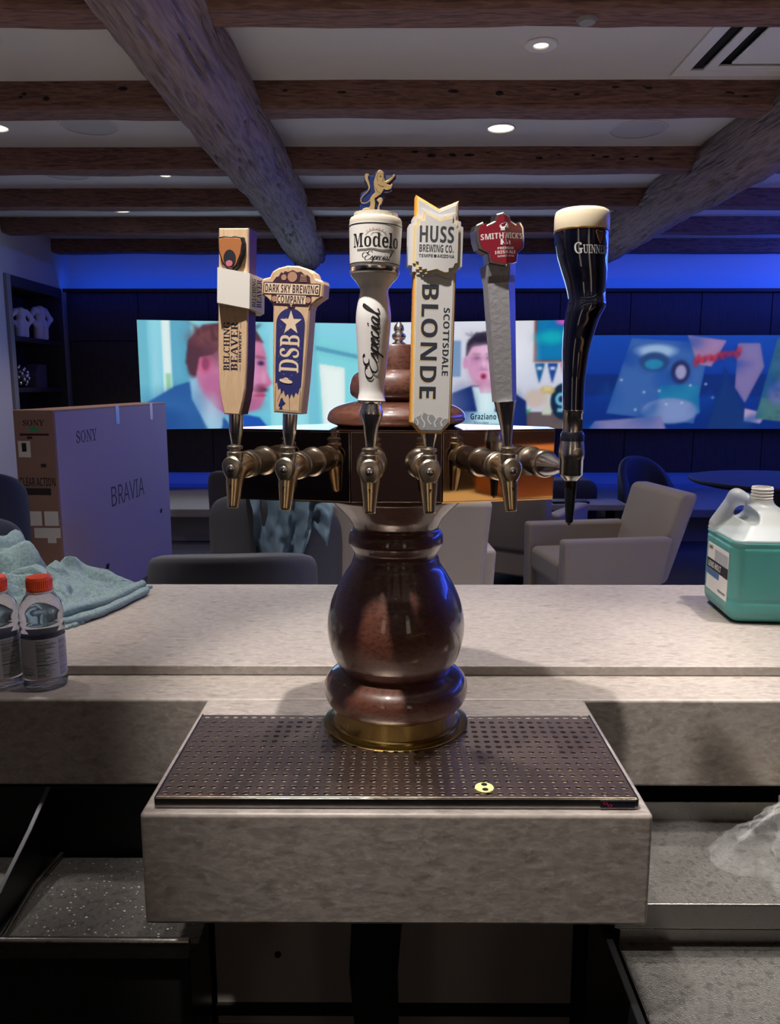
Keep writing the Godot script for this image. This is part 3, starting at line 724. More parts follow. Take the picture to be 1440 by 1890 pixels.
func screen(_k: String, l: Vector3, r: Vector3, h: float, p: Paint, label: String) -> void:
	var w = (r - l).length()
	var t := thing("wall_screen", label, "television", (l + r) * 0.5, -atan2(r.z - l.z, r.x - l.x), "screens on the dark wall")
	var m := mat(Color.BLACK, 0.35)
	m.emission_enabled = true; m.emission_texture = p.tex(); m.emission_energy_multiplier = 0.95
	var g := Geo.new(); g.quad(Vector3(-w / 2, -h / 2, 0.002), Vector3(w / 2, -h / 2, 0.002), Vector3(w / 2, h / 2, 0.002), Vector3(-w / 2, h / 2, 0.002))
	part("display_screen", g, m, t)
	part("casing", Geo.new().box(Vector3(0, 0, -0.03), Vector3(w + 0.02, h + 0.02, 0.056), 0.005), M.black, t)
	part("wall_bracket", Geo.new().box(Vector3(0, 0, -0.09 if absf(r.z - l.z) < 0.1 else -0.2), Vector3(0.4, 0.3, 0.06 if absf(r.z - l.z) < 0.1 else 0.28), 0.01), M.black, t)
	if _k == "mid":
		part("caption_text", letters("Graziano", false, true, 0.27, 0.066, func(q): return Vector3(0.17 + q.x, -0.43 + q.y, 0.004)), mat(c8(20, 150, 150), 0.4), t)
		part("caption_line", letters("Insider", false, false, 0.16, 0.03, func(q): return Vector3(0.15 + q.x, -0.495 + q.y, 0.004)), mat(c8(40, 130, 150), 0.4), t)

# ---------------------------------------------------------------- lounge
func lounge() -> void:
	# shelves let into the left wall
	var s := thing("bookcase", "dark wood shelving let into the left wall", "bookcase", Vector3(-3.58, 0, -8.05))
	part("back_panel", Geo.new().box(Vector3(-0.39, 1.23, 0), Vector3(0.02, 2.46, 1.19)), M.dark_wood, s)
	for z in [-0.575, 0.575]: part("side_panel", Geo.new().box(Vector3(-0.18, 1.23, z), Vector3(0.40, 2.46, 0.045), 0.003), M.dark_wood, s)
	part("top_panel", Geo.new().box(Vector3(-0.18, 2.41, 0), Vector3(0.40, 0.10, 1.10), 0.003), M.dark_wood, s)
	for y in [1.885, 1.40, 0.92, 0.45]: part("shelf", Geo.new().box(Vector3(-0.19, y, 0), Vector3(0.38, 0.045, 1.10), 0.003), M.dark_wood, s)
	part("edge_trim", Geo.new().box(Vector3(0.015, 1.23, 0.59), Vector3(0.03, 2.46, 0.08), 0.003), M.grey_paint, s)
	var smin = func(a, b, k):
		var h = clampf(0.5 + 0.5 * (b - a) / k, 0, 1)
		return lerpf(b, a, h) - k * h * (1 - h)
	var cap = func(p, a, b, ra, rb):
		var t = clampf((p - a).dot(b - a) / (b - a).length_squared(), 0, 1)
		return p.distance_to(a.lerp(b, t)) - lerpf(ra, rb, t)
	# two small clay bodies without heads, arms akimbo
	var fig = func(p: Vector3) -> float:
		p.x = absf(p.x)
		var d = cap.call(p, Vector3(0, 0.17, 0), Vector3(0, 0.28, 0), 0.045, 0.06)
		d = smin.call(d, cap.call(p, Vector3(0.035, 0.025, 0), Vector3(0.025, 0.15, 0), 0.05, 0.058), 0.02)
		d = smin.call(d, cap.call(p, Vector3(0.07, 0.29, 0), Vector3(0.145, 0.21, 0.0), 0.034, 0.026), 0.02)
		d = smin.call(d, cap.call(p, Vector3(0.145, 0.21, 0), Vector3(0.07, 0.13, 0.01), 0.026, 0.022), 0.02)
		return maxf(d, -p.y)
	var fg := Geo.new().nets(fig, Vector3(-0.2, -0.02, -0.09), Vector3(0.2, 0.36, 0.09), 0.011)
	var clay := mat(c8(228, 220, 222), 0.7)
	var k := 0
	for q in [[Vector3(-3.62, 1.9075, -8.22), 1.25, 1.0, "larger pale headless body sculpture on the upper shelf"], [Vector3(-3.64, 1.9075, -7.84), 1.05, 0.85, "smaller pale headless body sculpture beside the larger one"]]:
		var o := solo("body_sculpture", fg, clay, q[3], "sculpture", "pale sculptures on the upper shelf", q[0])
		o.rotation.y = q[1]; o.scale = Vector3.ONE * q[2]
	solo("glass_vase", Geo.new().lathe([Vector2(0, 0), Vector2(0.035, 0.004), Vector2(0.045, 0.08), Vector2(0.03, 0.16), Vector2(0.022, 0.2), Vector2(0.018, 0.2), Vector2(0.0, 0.02)], 20), mat(c8(70, 80, 120), 0.15), "slim bluish vase at the front end of the upper shelf", "vase", "", Vector3(-3.66, 1.9075, -7.60))
	var ball := thing("sequin_ball", "dark sphere covered in shiny silver beads on the lower shelf", "ornament", Vector3(-3.66, 1.4225, -7.72))
	part("core", Geo.new().lathe(range(13).map(func(i): return Vector2(maxf(0.0, sin(PI * i / 12.0)) * 0.105, 0.105 - cos(PI * i / 12.0) * 0.105)), 24), mat(c8(30, 28, 34), 0.3), ball)
	var bead := Geo.new().lathe(range(7).map(func(i): return Vector2(maxf(0.0, sin(PI * i / 6.0)) * 0.02, -cos(PI * i / 6.0) * 0.02)), 10).mesh()
	for i in 46:
		var y = 1.0 - 2.0 * (i + 0.5) / 46
		var a = i * 2.39996
		var e = Vector3(cos(a) * sqrt(1 - y * y), y, sin(a) * sqrt(1 - y * y))
		if e.y > -0.8: part("bead", bead, M.chrome, ball, Vector3(0, 0.105, 0) + e * 0.102)
	solo("shelf_box", Geo.new().prism([Vector2(-0.11, 0), Vector2(0.13, 0), Vector2(0.13, 0.235), Vector2(-0.03, 0.235), Vector2(-0.11, 0.15)], -0.06, 0.06, 0.004, func(p): return Vector3(p.z, p.y, -p.x)), mat(c8(92, 82, 84), 0.8), "plain greyish box standing beside the beaded ball", "box", "", Vector3(-3.68, 1.4225, -8.16))
	carton()
	# seats
	var a := armchair("taupe armchair with raked back facing left, right of the tower", Vector3(1.226, 0, -4.73), -1.408)
	again(a, Vector3(0.98, 0, -5.72), 2.6, "taupe armchair behind the dark beer spout, turned away")
	again(a, Vector3(0.06, 0, -4.15), PI + 0.05, "taupe armchair behind the wooden tower column, seen from the back").scale = Vector3(1.22, 1.1, 1.0)
	var tb := tub("low black curved chair back just beyond the bar, left of the tower", Vector3(-0.61, 0, -2.92), PI + 0.1, 0.62, 0.875, 0.10, M.charcoal)
	tub("dark tub chair with the blue towel over its back", Vector3(-0.55, 0, -3.62), PI - 0.08, 0.60, 0.99, 0.2, M.charcoal)
	tub("dark tub chair farther back between the box and the towel", Vector3(-0.86, 0, -4.75), PI - 0.5, 0.52, 0.955, 0.16, M.charcoal)
	tub("dark blue tub chair by the screens, left of the round table", Vector3(2.20, 0, -6.74), 0.35, 0.52, 0.83, 0.3, M.navy_seat)
	tub("dark chair at the left edge in front of the big carton", Vector3(-2.25, 0, -4.1), PI + 0.5, 0.56, 1.02, 0.18, M.charcoal)
	tub("second dark chair at the left edge, lower and nearer", Vector3(-1.95, 0, -3.42), PI + 0.3, 0.55, 0.92, 0.15, M.charcoal)
	solo("ottoman", Geo.new().box(Vector3(0, 0.33, 0), Vector3(0.72, 0.62, 0.38), 0.09, 3), M.charcoal, "dark low ottoman behind the pale table", "ottoman", "", Vector3(1.40, 0.0, -6.86))
	var t := thing("low_table", "long low pale table behind the armchairs", "table", Vector3(1.44, 0, -6.44))
	part("table_top", Geo.new().box(Vector3(0, 0.47, 0), Vector3(0.9, 0.05, 0.34), 0.008), M.grey_paint, t)
	for x in [-0.38, 0.38]: part("leg", Geo.new().box(Vector3(x, 0.2225, 0), Vector3(0.06, 0.445, 0.28), 0.005), M.black, t)
	solo("tablet", Geo.new().box(Vector3(0, 0.01, 0), Vector3(0.30, 0.018, 0.16), 0.004), M.black, "flat dark tablet lying on the long low pale table", "tablet", "", Vector3(1.44, 0.4955, -6.40))
	var rt := thing("round_table", "large round dark table at the right edge", "table", Vector3(2.86, 0, -5.85))
	part("table_top", Geo.new().lathe([Vector2(0, 0.70), Vector2(0.5, 0.70), Vector2(0.60, 0.725), Vector2(0.62, 0.738), Vector2(0.62, 0.75), Vector2(0.615, 0.755), Vector2(0, 0.755)], 64), mat(c8(40, 38, 46), 0.55), rt)
	part("pedestal", Geo.new().lathe([Vector2(0, 0), Vector2(0.3, 0), Vector2(0.3, 0.025), Vector2(0.07, 0.06), Vector2(0.05, 0.3), Vector2(0.08, 0.70), Vector2(0, 0.70)], 32), M.black, rt)
	# the blue towel over the chair back
	var fz := noise(140, 5.0, 3)
	var g := Geo.new()
	for side in 2:
		g.grid(64, 34, func(u, v):
			var x = -0.635 + u * 0.39
			var fold = 0.022 * sin(u * 19.0 + 2.0 * v + 3.0 * fz.get_noise_2d(u * 0.3, v * 0.2)) + 0.016 * fz.get_noise_2d(u * 0.8, v * 0.35)
			var hang = 0.20 + 0.09 * sin(u * 5.0 + 0.4) + 0.05 * sin(u * 13.0)
			var l = (v - 0.2) * (hang + 0.14)
			var y = 1.003 - maxf(l, 0.0) if l > 0 else 1.003 - 0.2 * absf(l)
			var z = -3.318 if l > 0 else -3.318 + l * 1.4
			var th = 0.006 if side == 0 else -0.006
			return Vector3(x + fold * 0.5 + (u - 0.5) * -0.10 * v, y + 0.012 * sin(u * 9.0) * (1.0 - v) + th * 0.5, z + fold * (0.3 + v) + th + 0.025 * v), side == 0)
	solo("draped_towel", g, tri3(mat(c8(78, 98, 116), 0.95), Vector3.ONE), "dull blue towel draped over the dark chair back", "towel")

func armchair(label: String, at: Vector3, turn: float) -> Node3D:
	var t := thing("armchair", label, "armchair", at, turn, "taupe armchairs")
	part("seat_cushion", Geo.new().box(Vector3(0, 0.36, 0.01), Vector3(0.50, 0.16, 0.62), 0.04, 4), M.taupe, t)
	part("seat_base", Geo.new().box(Vector3(0, 0.2, -0.02), Vector3(0.54, 0.18, 0.60), 0.02, 3), M.taupe, t)
	for s in [-1.0, 1.0]:
		var arm := Geo.new().box(Vector3(s * 0.30, 0.34, 0), Vector3(0.10, 0.48, 0.66), 0.022, 3)
		arm.bend(func(p): return Vector3(p.x + s * 0.02 * (p.y - 0.1), p.y, p.z - (0.10 * (0.58 - p.y) / 0.48 if p.z < 0 else 0.0) * -1.0))
		part("arm", arm, M.taupe, t)
	var back := Geo.new().box(Vector3(0, 0.56, -0.29), Vector3(0.66, 0.54, 0.12), 0.035, 4)
	back.bend(func(p): return Vector3(p.x * (0.9 + 0.12 * (p.y - 0.3)), p.y, p.z - 0.30 * (p.y - 0.34) - 0.02 * (1.0 - pow(p.x / 0.33, 2))))
	part("backrest", back, M.taupe, t)
	for x in [-0.26, 0.26]:
		for z in [-0.24, 0.26]: part("leg", Geo.new().lathe([Vector2(0, 0), Vector2(0.014, 0), Vector2(0.02, 0.115), Vector2(0, 0.115)], 12), M.black, t, Vector3(x, 0, z))
	return t

func tub(label: String, at: Vector3, turn: float, w: float, h: float, drop: float, m: Material) -> Node3D:   # a chair whose padded back curves round into its arms; faces +z
	var t := thing("tub_chair", label, "chair", at, turn, "dark tub chairs")
	var g := Geo.new()
	var rx = w * 0.5
	var rz = w * 0.46
	g.grid(40, 24, func(u, v):
		var a = lerpf(-1.75, 1.75, u)
		var top = h - drop * pow(absf(a) / 1.75, 2.2) - (0.02 if absf(a) > 1.6 else 0.0)
		var b = v * TAU
		var hh = (top - 0.36) * 0.5
		var th = 0.04
		var c = Vector2(cos(b), sin(b))
		var q = Vector2(signf(c.x) * pow(absf(c.x), 0.6) * th, signf(c.y) * pow(absf(c.y), 0.35) * hh)
		var ends = 1.0 if u > 0.001 and u < 0.999 else 0.02
		q *= ends
		var r = q.x
		var out = 0.06 * (q.y + hh)
		return Vector3(sin(a) * (rx - 0.04 + r + out * 0.4), 0.36 + hh + q.y, -cos(a) * (rz - 0.04 + r + out)), false)
	part("backrest", g, m, t)
	part("seat", Geo.new().lathe([Vector2(0, 0.34), Vector2(rx * 0.86, 0.34), Vector2(rx * 0.92, 0.37), Vector2(rx * 0.92, 0.44), Vector2(rx * 0.84, 0.475), Vector2(0, 0.48)], 36), m, t)
	for s in [[-0.7, -0.7], [0.7, -0.7], [-0.7, 0.7], [0.7, 0.7]]: part("leg", Geo.new().lathe([Vector2(0, 0), Vector2(0.012, 0), Vector2(0.018, 0.345), Vector2(0, 0.345)], 10), M.black, t, Vector3(s[0] * rx * 0.7, 0, s[1] * rx * 0.7))
	return t

func carton() -> void:
	# the near short side faces the bar; the long printed face runs away from it
	var near = Vector3(-1.945, 0, -4.5)
	var far = Vector3(-1.865, 0, -6.45)
	var dir = (far - near).normalized()
	var t := thing("television_carton", "large upright carton with a mauve printed face, left of the chairs", "cardboard box", near, atan2(dir.x, dir.z))
	# local +z runs along the long face, local +x points away from it to the left wall
	var ln = near.distance_to(far)
	var hh := 1.308
	part("body", Geo.new().box(Vector3(0.118, hh / 2, ln / 2), Vector3(0.236, hh, ln), 0.006), M.cardboard, t)
	part("printed_face", Geo.new().box(Vector3(-0.0015, hh / 2 - 0.002, ln / 2 + 0.004), Vector3(0.003, hh - 0.02, ln - 0.02)), M.box_face, t)
	var side = func(p: Vector3) -> Vector3: return Vector3(-0.0035, p.y, p.x)
	var front = func(p: Vector3) -> Vector3: return Vector3(0.118 - p.x, p.y, -0.0012)
	var faded := mat(c8(74, 62, 84), 0.8)
	var darkp := mat(c8(44, 34, 32), 0.8)
	part("maker_name", letters("SONY", true, true, 0.30, 0.075, func(p): return side.call(p + Vector3(0.42, 1.135, 0))), faded, t)
	part("range_name", letters("BRAVIA", false, false, 0.62, 0.135, func(p): return side.call(p + Vector3(1.06, 0.70, 0))), faded, t)
	for q in [[0.62, 0.25, 0.035], [1.72, 0.45, 0.03]]:
		part("hand_hole", Geo.new().prism([Vector2(-q[2], -0.01), Vector2(q[2] * 0.6, -0.02), Vector2(q[2], 0.015), Vector2(-q[2] * 0.5, 0.02)], 0, 0.0006, 0.0, func(p): return Vector3(-0.0032 - p.z, p.y + q[1], q[0] + p.x)), M.black, t)
	for q in [[0.93, mat(c8(120, 140, 220), 0.4)], [1.60, mat(c8(200, 130, 190), 0.4)]]: part("tape_strip", Geo.new().box(Vector3(-0.004, hh - 0.06, q[0]), Vector3(0.002, 0.13, 0.06)), q[1], t)
	part("maker_name", letters("SONY", true, true, 0.125, 0.034, func(p): return front.call(p + Vector3(0, 1.235, 0))), darkp, t)
	part("green_sticker", Geo.new().box(Vector3(0.118, 1.197, -0.001), Vector3(0.05, 0.022, 0.002)), mat(c8(40, 150, 96), 0.5), t)
	for q in [[0.118, 1.168, 0.17, 0.012], [0.09, 1.15, 0.03, 0.014], [0.16, 0.99, 0.03, 0.02], [0.06, 0.25, 0.05, 0.018], [0.18, 0.25, 0.05, 0.018]]: part("printed_mark", Geo.new().box(Vector3(0.236 - q[0], q[1], -0.001), Vector3(q[2], q[3], 0.002)), darkp, t)
	for q in [[0.055, 1.085], [0.055, 0.44]]:
		part("grip_tab", Geo.new().box(Vector3(0.236 - q[0], q[1], -0.002), Vector3(0.072, 0.095, 0.004), 0.0019), M.white, t)
		part("grip_slot", Geo.new().box(Vector3(0.236 - q[0], q[1] + 0.01, -0.0046), Vector3(0.026, 0.05, 0.002)), darkp, t)
	part("model_line", letters("CLEAR ACTION", false, true, 0.21, 0.05, func(p): return front.call(p + Vector3(0, 0.895, 0))).put(Geo.new()), darkp, t)
	part("model_line", Geo.new().box(Vector3(0.118, 0.838, -0.001), Vector3(0.15, 0.04, 0.002)), darkp, t)
	for q in [[0.085, 0.68, 0.085, 0.085], [0.185, 0.68, 0.082, 0.085], [0.155, 0.595, 0.155, 0.06], [0.18, 0.55, 0.05, 0.03]]: part("shipping_label", Geo.new().box(Vector3(0.236 - q[0], q[1], -0.0012), Vector3(q[2], q[3], 0.0024)), M.print_white, t)

# ---------------------------------------------------------------- the bar
func bar() -> void:
	var c := thing("bar_counter", "grey-brown veined stone counter with a block projecting under the taps", "counter", Vector3(0.003, 0, 0))
	part("projecting_block", Geo.new().box(Vector3(0, 0.82, -1.1315), Vector3(0.668, 0.16, 0.377), 0.006, 3), M.stone, c)
	part("counter_slab", Geo.new().box(Vector3(0.35, 0.8175, -1.52), Vector3(4.6, 0.165, 0.40), 0.006, 3), M.stone, c)
	solo("raised_bar_top", Geo.new().box(Vector3(0.35, 0.91, -1.745), Vector3(4.6, 0.02, 0.62), 0.003, 2), M.stone, "raised stone bar top holding towels and jug", "bar top")
	solo("bar_cabinet", Geo.new().box(Vector3(0.35, 0.366, -1.78), Vector3(4.5, 0.732, 0.28), 0.004).box(Vector3(0.35, 0.816, -1.86), Vector3(4.5, 0.165, 0.25), 0.004), M.dark_wood, "dark panelled body of the bar below the stone top", "bar")

func under_bar() -> void:
	# everything of steel below the counter
	var l := thing("drainboard", "wet speckled steel drainboard left of the stone block", "drainboard", Vector3(-0.66, 0, -1.2))
	var dirty := mat(Color.WHITE, 0.5, 0.85)
	dirty.albedo_texture = ntex(noise(151, 0.03, 5), [c8(80, 79, 78), c8(118, 116, 113), c8(100, 98, 96)], 512)
	relief(dirty, ntex(noise(152, 0.12, 4, true), [], 512), 0.06)
	tri3(dirty, Vector3(3.5, 3.5, 3.5))
	part("deck", Geo.new().box(Vector3(0.0, 0.597, 0), Vector3(0.72, 0.006, 0.22), 0.002), dirty, l)
	part("front_rim", Geo.new().sweep([Vector3(-0.36, 0.603, 0.112), Vector3(0.345, 0.603, 0.112)], [0.006, 0.006], 12), M.steel, l)
	part("front_lip", Geo.new().box(Vector3(-0.008, 0.588, 0.113), Vector3(0.705, 0.026, 0.006), 0.002), M.steel, l)
	part("left_rim", Geo.new().sweep([Vector3(0.055, 0.604, 0.11), Vector3(0.045, 0.604, -0.02), Vector3(0.055, 0.606, -0.11)], [0.005, 0.006, 0.005], 10), M.steel, l)
	part("front_panel", Geo.new().box(Vector3(-0.01, 0.513, 0.10), Vector3(0.70, 0.12, 0.01)), M.matt_black, l)
	var r := RandomNumberGenerator.new(); r.seed = 5
	var drops := Geo.new()
	for i in 240:
		var a = r.randf_range(0.0004, 0.0017)
		drops.put(Geo.new().lathe([Vector2(1, 0), Vector2(0.75, 0.5), Vector2(0, 0.75)], 7), Transform3D(Basis.from_scale(Vector3(a * r.randf_range(1, 1.8), a * 0.7, a)), Vector3(r.randf_range(0.03, 0.34), 0.6, r.randf_range(-0.1, 0.105))))
	part("water_drops", drops, mat(c8(206, 206, 204), 0.15), l).set_meta("kind", "stuff")
	solo("splash_panel", Geo.new().prism([Vector2(-0.108, 0.59), Vector2(0.10, 0.59), Vector2(0.10, 0.735), Vector2(0.02, 0.70), Vector2(-0.108, 0.655)], -0.004, 0.004, 0.001, func(p): return Vector3(p.z, p.y, -p.x)), M.dark_steel, "slanting dark steel side panel at the left of the drainboard", "side panel", "", Vector3(-0.622, 0, -1.215))
	solo("back_splash", Geo.new().box(Vector3(0, 0.655, 0), Vector3(0.76, 0.15, 0.012), 0.002), mat(c8(26, 26, 28), 0.35, 0.6), "dark back panel behind the left drainboard", "back panel", "", Vector3(-0.70, 0, -1.33))
	solo("left_cooler", Geo.new().box(Vector3(0, 0.222, 0), Vector3(0.70, 0.444, 0.34), 0.003), mat(c8(18, 18, 20), 0.3, 0.4), "black cooler body with a bright edge under the drainboard", "cooler", "", Vector3(-0.72, 0, -1.25))
	solo("cooler_edge", Geo.new().box(Vector3(0, 0.4455, 0), Vector3(0.0022, 0.003, 0.34)), M.steel, "thin bright steel edge strip on the black cooler", "edge strip", "", Vector3(-0.3692, 0, -1.25))
	var s := thing("steel_shelf", "scratched steel shelf at the right, holding the plastic bag", "shelf", Vector3(0.62, 0, -1.22))
	part("deck", Geo.new().box(Vector3(0.05, 0.656, 0), Vector3(0.66, 0.008, 0.236), 0.002), dirty, s)
	part("front_lip", Geo.new().box(Vector3(0.05, 0.6385, 0.117), Vector3(0.66, 0.043, 0.006), 0.0028), M.steel, s)
	part("upstand", Geo.new().box(Vector3(0.05, 0.677, -0.118), Vector3(0.66, 0.04, 0.006), 0.002), M.steel, s)
	part("underside", Geo.new().box(Vector3(0.05, 0.63, -0.01), Vector3(0.65, 0.03, 0.2)), M.matt_black, s)
	var b := thing("lower_drainboard", "brushed steel board below the shelf at lower right", "drainboard", Vector3(0.675, 0.13, -0.975))
	part("deck", Geo.new().box(Vector3(0.01, 0.447, 0), Vector3(0.66, 0.006, 0.29), 0.002), dirty, b)
	part("upstand", Geo.new().box(Vector3(0.01, 0.462, -0.145), Vector3(0.66, 0.026, 0.006), 0.002), M.steel, b)
	part("side_edge", Geo.new().box(Vector3(-0.321, 0.447, 0), Vector3(0.003, 0.008, 0.29), 0.001), M.steel, b)
	part("body", Geo.new().box(Vector3(0.04, 0.157, -0.01), Vector3(0.66, 0.573, 0.26), 0.003), M.matt_black, b)
	solo("black_bracket", Geo.new().box(Vector3(0, 0.4, 0), Vector3(0.012, 0.30, 0.30), 0.002).box(Vector3(0.02, 0.34, 0.0), Vector3(0.03, 0.012, 0.30), 0.002), mat(c8(22, 23, 26), 0.4), "black angled bracket beside the lower right board", "bracket", "", Vector3(0.335, 0.05, -1.05))
	solo("black_drain_pipe", Geo.new().sweep([Vector3(0, 0.735, 0), Vector3(0.002, 0.55, 0), Vector3(-0.006, 0.42, 0.004), Vector3(0.0, 0.3, 0), Vector3(-0.01, 0.0, 0)], [0.045, 0.045, 0.043, 0.04, 0.04], 20), M.matt_black, "thick black insulated pipe hanging under the stone block", "pipe", "", Vector3(-0.03, 0, -1.25))
	var w := thing("under_panel", "grey lower wall panel behind the black pipe", "panel", Vector3(0, 0, -1.47))
	part("board", Geo.new().box(Vector3(0, 0.42, 0), Vector3(0.74, 0.6, 0.02), 0.002), mat(c8(176, 168, 162), 0.7), w)
	part("rail", Geo.new().box(Vector3(0, 0.16, 0.012), Vector3(0.74, 0.025, 0.015), 0.002), M.matt_black, w)
	part("plug_hole", Geo.new().lathe([Vector2(0, 0.004), Vector2(0.006, 0.004), Vector2(0.007, 0)], 16).bend(func(p): return Vector3(p.x - 0.24, 0.285 + p.z, 0.0105 + p.y)), M.matt_black, w)
	# plastic bag on the steel shelf
	var f := noise(170, 9.0, 4, true)
	var bag := thing("plastic_bag", "crumpled clear plastic bag with yellowish contents on the steel shelf", "bag", Vector3(0.70, 0.66, -1.20))
	var film := mat(Color(0.9, 0.91, 0.92, 0.10), 0.27)
	film.transparency = BaseMaterial3D.TRANSPARENCY_ALPHA
	part("film", Geo.new().grid(70, 36, func(u, v):
		var a = u * TAU
		var e = Vector2(cos(a), sin(a))
		var k = 1.0 - v
		var rad = (0.062 + 0.045 * absf(cos(a))) * pow(k, 0.55) * (1.0 + 0.35 * f.get_noise_2d(e.x * 0.16 + v * 0.12, e.y * 0.16))
		var y = 0.10 * pow(v, 0.75) * (1.0 + 0.5 * f.get_noise_2d(e.x * 0.1, e.y * 0.1 + 7.0)) if v > 0 else 0.001
		return Vector3(e.x * rad * 1.25, y + 0.001, e.y * rad), true, true), film, bag)
	part("crumbs", Geo.new().nets(func(p): return p.length() - 0.036 - 0.012 * f.get_noise_3d(p.x * 2.4, p.y * 2.4, p.z * 2.4), Vector3(-0.06, -0.025, -0.06), Vector3(0.06, 0.06, 0.06), 0.005), mat(c8(206, 194, 120), 0.8), bag, Vector3(0.02, 0.032, 0.0))

func bar_things() -> void:
	# sports bottles
	var clear := mat(Color(0.80, 0.82, 0.88, 0.04), 0.03)
	clear.refraction_enabled = true; clear.refraction_scale = 0.033; clear.transparency = BaseMaterial3D.TRANSPARENCY_ALPHA
	var orange := mat(c8(232, 84, 44), 0.4)
	var lab := Paint.new(512, 300, c8(176, 178, 184))
	var rl := RandomNumberGenerator.new(); rl.seed = 8
	for col in 6:
		for y in range(14, 290, 9):
			var x0 = col * 86 + 6.0
			if col % 3 == 2 and y < 200: continue
			lab.rect(x0, y, x0 + rl.randf_range(30, 74), y + (4 if rl.randf() > 0.2 else 6), c8(92, 94, 104) if rl.randf() > 0.15 else c8(40, 42, 52))
	for k in 2: lab.rect(256.0 * k + 4, 40, 256.0 * k + 84, 44, c8(30, 30, 40)); lab.rect(256.0 * k + 4, 190, 256.0 * k + 84, 194, c8(30, 30, 40))
	var lm := mat(Color.WHITE, 0.4)
	lm.albedo_texture = lab.tex()
	var prof := [Vector2(0.0, 0.002), Vector2(0.030, 0.0), Vector2(0.037, 0.004), Vector2(0.0385, 0.012), Vector2(0.037, 0.02), Vector2(0.0375, 0.03), Vector2(0.0375, 0.098), Vector2(0.036, 0.103), Vector2(0.0385, 0.110), Vector2(0.0385, 0.118), Vector2(0.0355, 0.124), Vector2(0.0375, 0.131), Vector2(0.0378, 0.142), Vector2(0.0345, 0.158), Vector2(0.028, 0.170), Vector2(0.0215, 0.178), Vector2(0.0205, 0.184), Vector2(0.0, 0.184)]
	var b := thing("sports_bottle", "clear drink bottle with orange cap, nearer the counter's middle", "bottle", Vector3(-0.645, 0.9, -1.385), 0.0, "clear bottles with orange caps")
	part("bottle_body", Geo.new().lathe(prof, 48), clear, b)
	part("label_sleeve", Geo.new().lathe([Vector2(0.0381, 0.024), Vector2(0.0381, 0.099)], 48), lm, b)
	var cp := Geo.new()
	cp.lathe([Vector2(0.0, 0.182), Vector2(0.0222, 0.182), Vector2(0.0228, 0.186), Vector2(0.0222, 0.187), Vector2(0.0218, 0.204), Vector2(0.0205, 0.207), Vector2(0, 0.207)], 48)
	for i in 40: cp.box(Vector3(sin(i * TAU / 40) * 0.0219, 0.195, cos(i * TAU / 40) * 0.0219), Vector3(0.0012, 0.014, 0.0012))
	part("cap", cp, orange, b)
	part("neck_ring", Geo.new().lathe([Vector2(0.0205, 0.177), Vector2(0.0236, 0.178), Vector2(0.0236, 0.1805), Vector2(0.0205, 0.1815)], 40), mat(c8(190, 196, 204), 0.2), b)
	again(b, Vector3(-0.7265, 0.9, -1.382), 0.5, "clear drink bottle with orange cap cut by the left frame edge")
	# towels
	var n1 := noise(201, 6.0, 4)
	var n2 := noise(202, 40.0, 2)
	var n3 := noise(203, 9.0, 2)
	var rb = func(p: Vector3, h: Vector3, rr: float) -> float:
		var q = p.abs() - h + Vector3.ONE * rr
		return q.max(Vector3.ZERO).length() + minf(maxf(q.x, maxf(q.y, q.z)), 0.0) - rr
	var smin = func(a, c, k):
		var h = clampf(0.5 + 0.5 * (c - a) / k, 0, 1)
		return lerpf(c, a, h) - k * h * (1 - h)
	var cap = func(p, a, c, ra, rc):
		var t = clampf((p - a).dot(c - a) / (c - a).length_squared(), 0, 1)
		return p.distance_to(a.lerp(c, t)) - lerpf(ra, rc, t)
	# heaps of terry cloth: a round-edged mound whose surface is cut by creases and carries rolled hems
	var heap = func(edge: Array, top: float, lean: Vector2, sd: int, crease: float, slope: float) -> Geo:
		var fa := noise(sd, 5.5, 2); var fb := noise(sd + 1, 9.0, 2); var fc := noise(sd + 2, 60.0, 2)
		var loop := smooth2(edge + [edge[0]], 12)
		return Geo.new().grid(200, 90, func(u, v):
			var k = u * (loop.size() - 1)
			var e = loop[int(k)].lerp(loop[mini(int(k) + 1, loop.size() - 1)], k - int(k))
			var ph = (1.0 - v) * PI * 0.5
			var r = sin(ph)
			var p = lean * (1.0 - r) + e * r * (1.0 + 0.05 * fb.get_noise_2d(e.x * 4.0, e.y * 4.0) * r)
			var w = Vector2(fa.get_noise_2d(p.x + 3.0, p.y), fa.get_noise_2d(p.x, p.y + 9.0)) * 0.05
			var q = p + w
			var c1 = absf(fa.get_noise_2d(q.x * 0.9, q.y * 1.3)); var c2 = absf(fb.get_noise_2d(q.x * 0.8 + 5.0, q.y * 1.4))
			var crest = 0.55 + 0.45 * clampf(c1 * 3.2, 0, 1)
			var h = top * pow(maxf(cos(ph), 0.0), 0.42) * (0.62 + 0.9 * fa.get_noise_2d(p.x * 0.8 + 1.0, p.y * 0.8))
			h *= lerpf(1.0, clampf((slope + 0.02 - p.x) / 0.22, 0.22, 1.0), 1.0 if slope > 0.1 else 0.0)
			h = maxf(h, 0.018 * pow(maxf(cos(ph), 0.0), 0.42))
			h *= lerpf(1.0, crest, crease)
			h -= 0.012 * crease * exp(-pow(c2 / 0.05, 2)) * minf(1.0, h / 0.03)
			h += 0.0022 * fc.get_noise_2dv(p) * cos(ph)
			return Vector3(p.x, maxf(h, 0.0), p.y), true, true)
	var spread: Geo = heap.call(vv([0.175, -0.19, 0.135, -0.02, 0.115, 0.13, 0.05, 0.175, -0.10, 0.165, -0.26, 0.14, -0.30, -0.05, -0.20, -0.2, 0.0, -0.215]), 0.112, Vector2(-0.06, -0.06), 221, 0.75, 0.17)
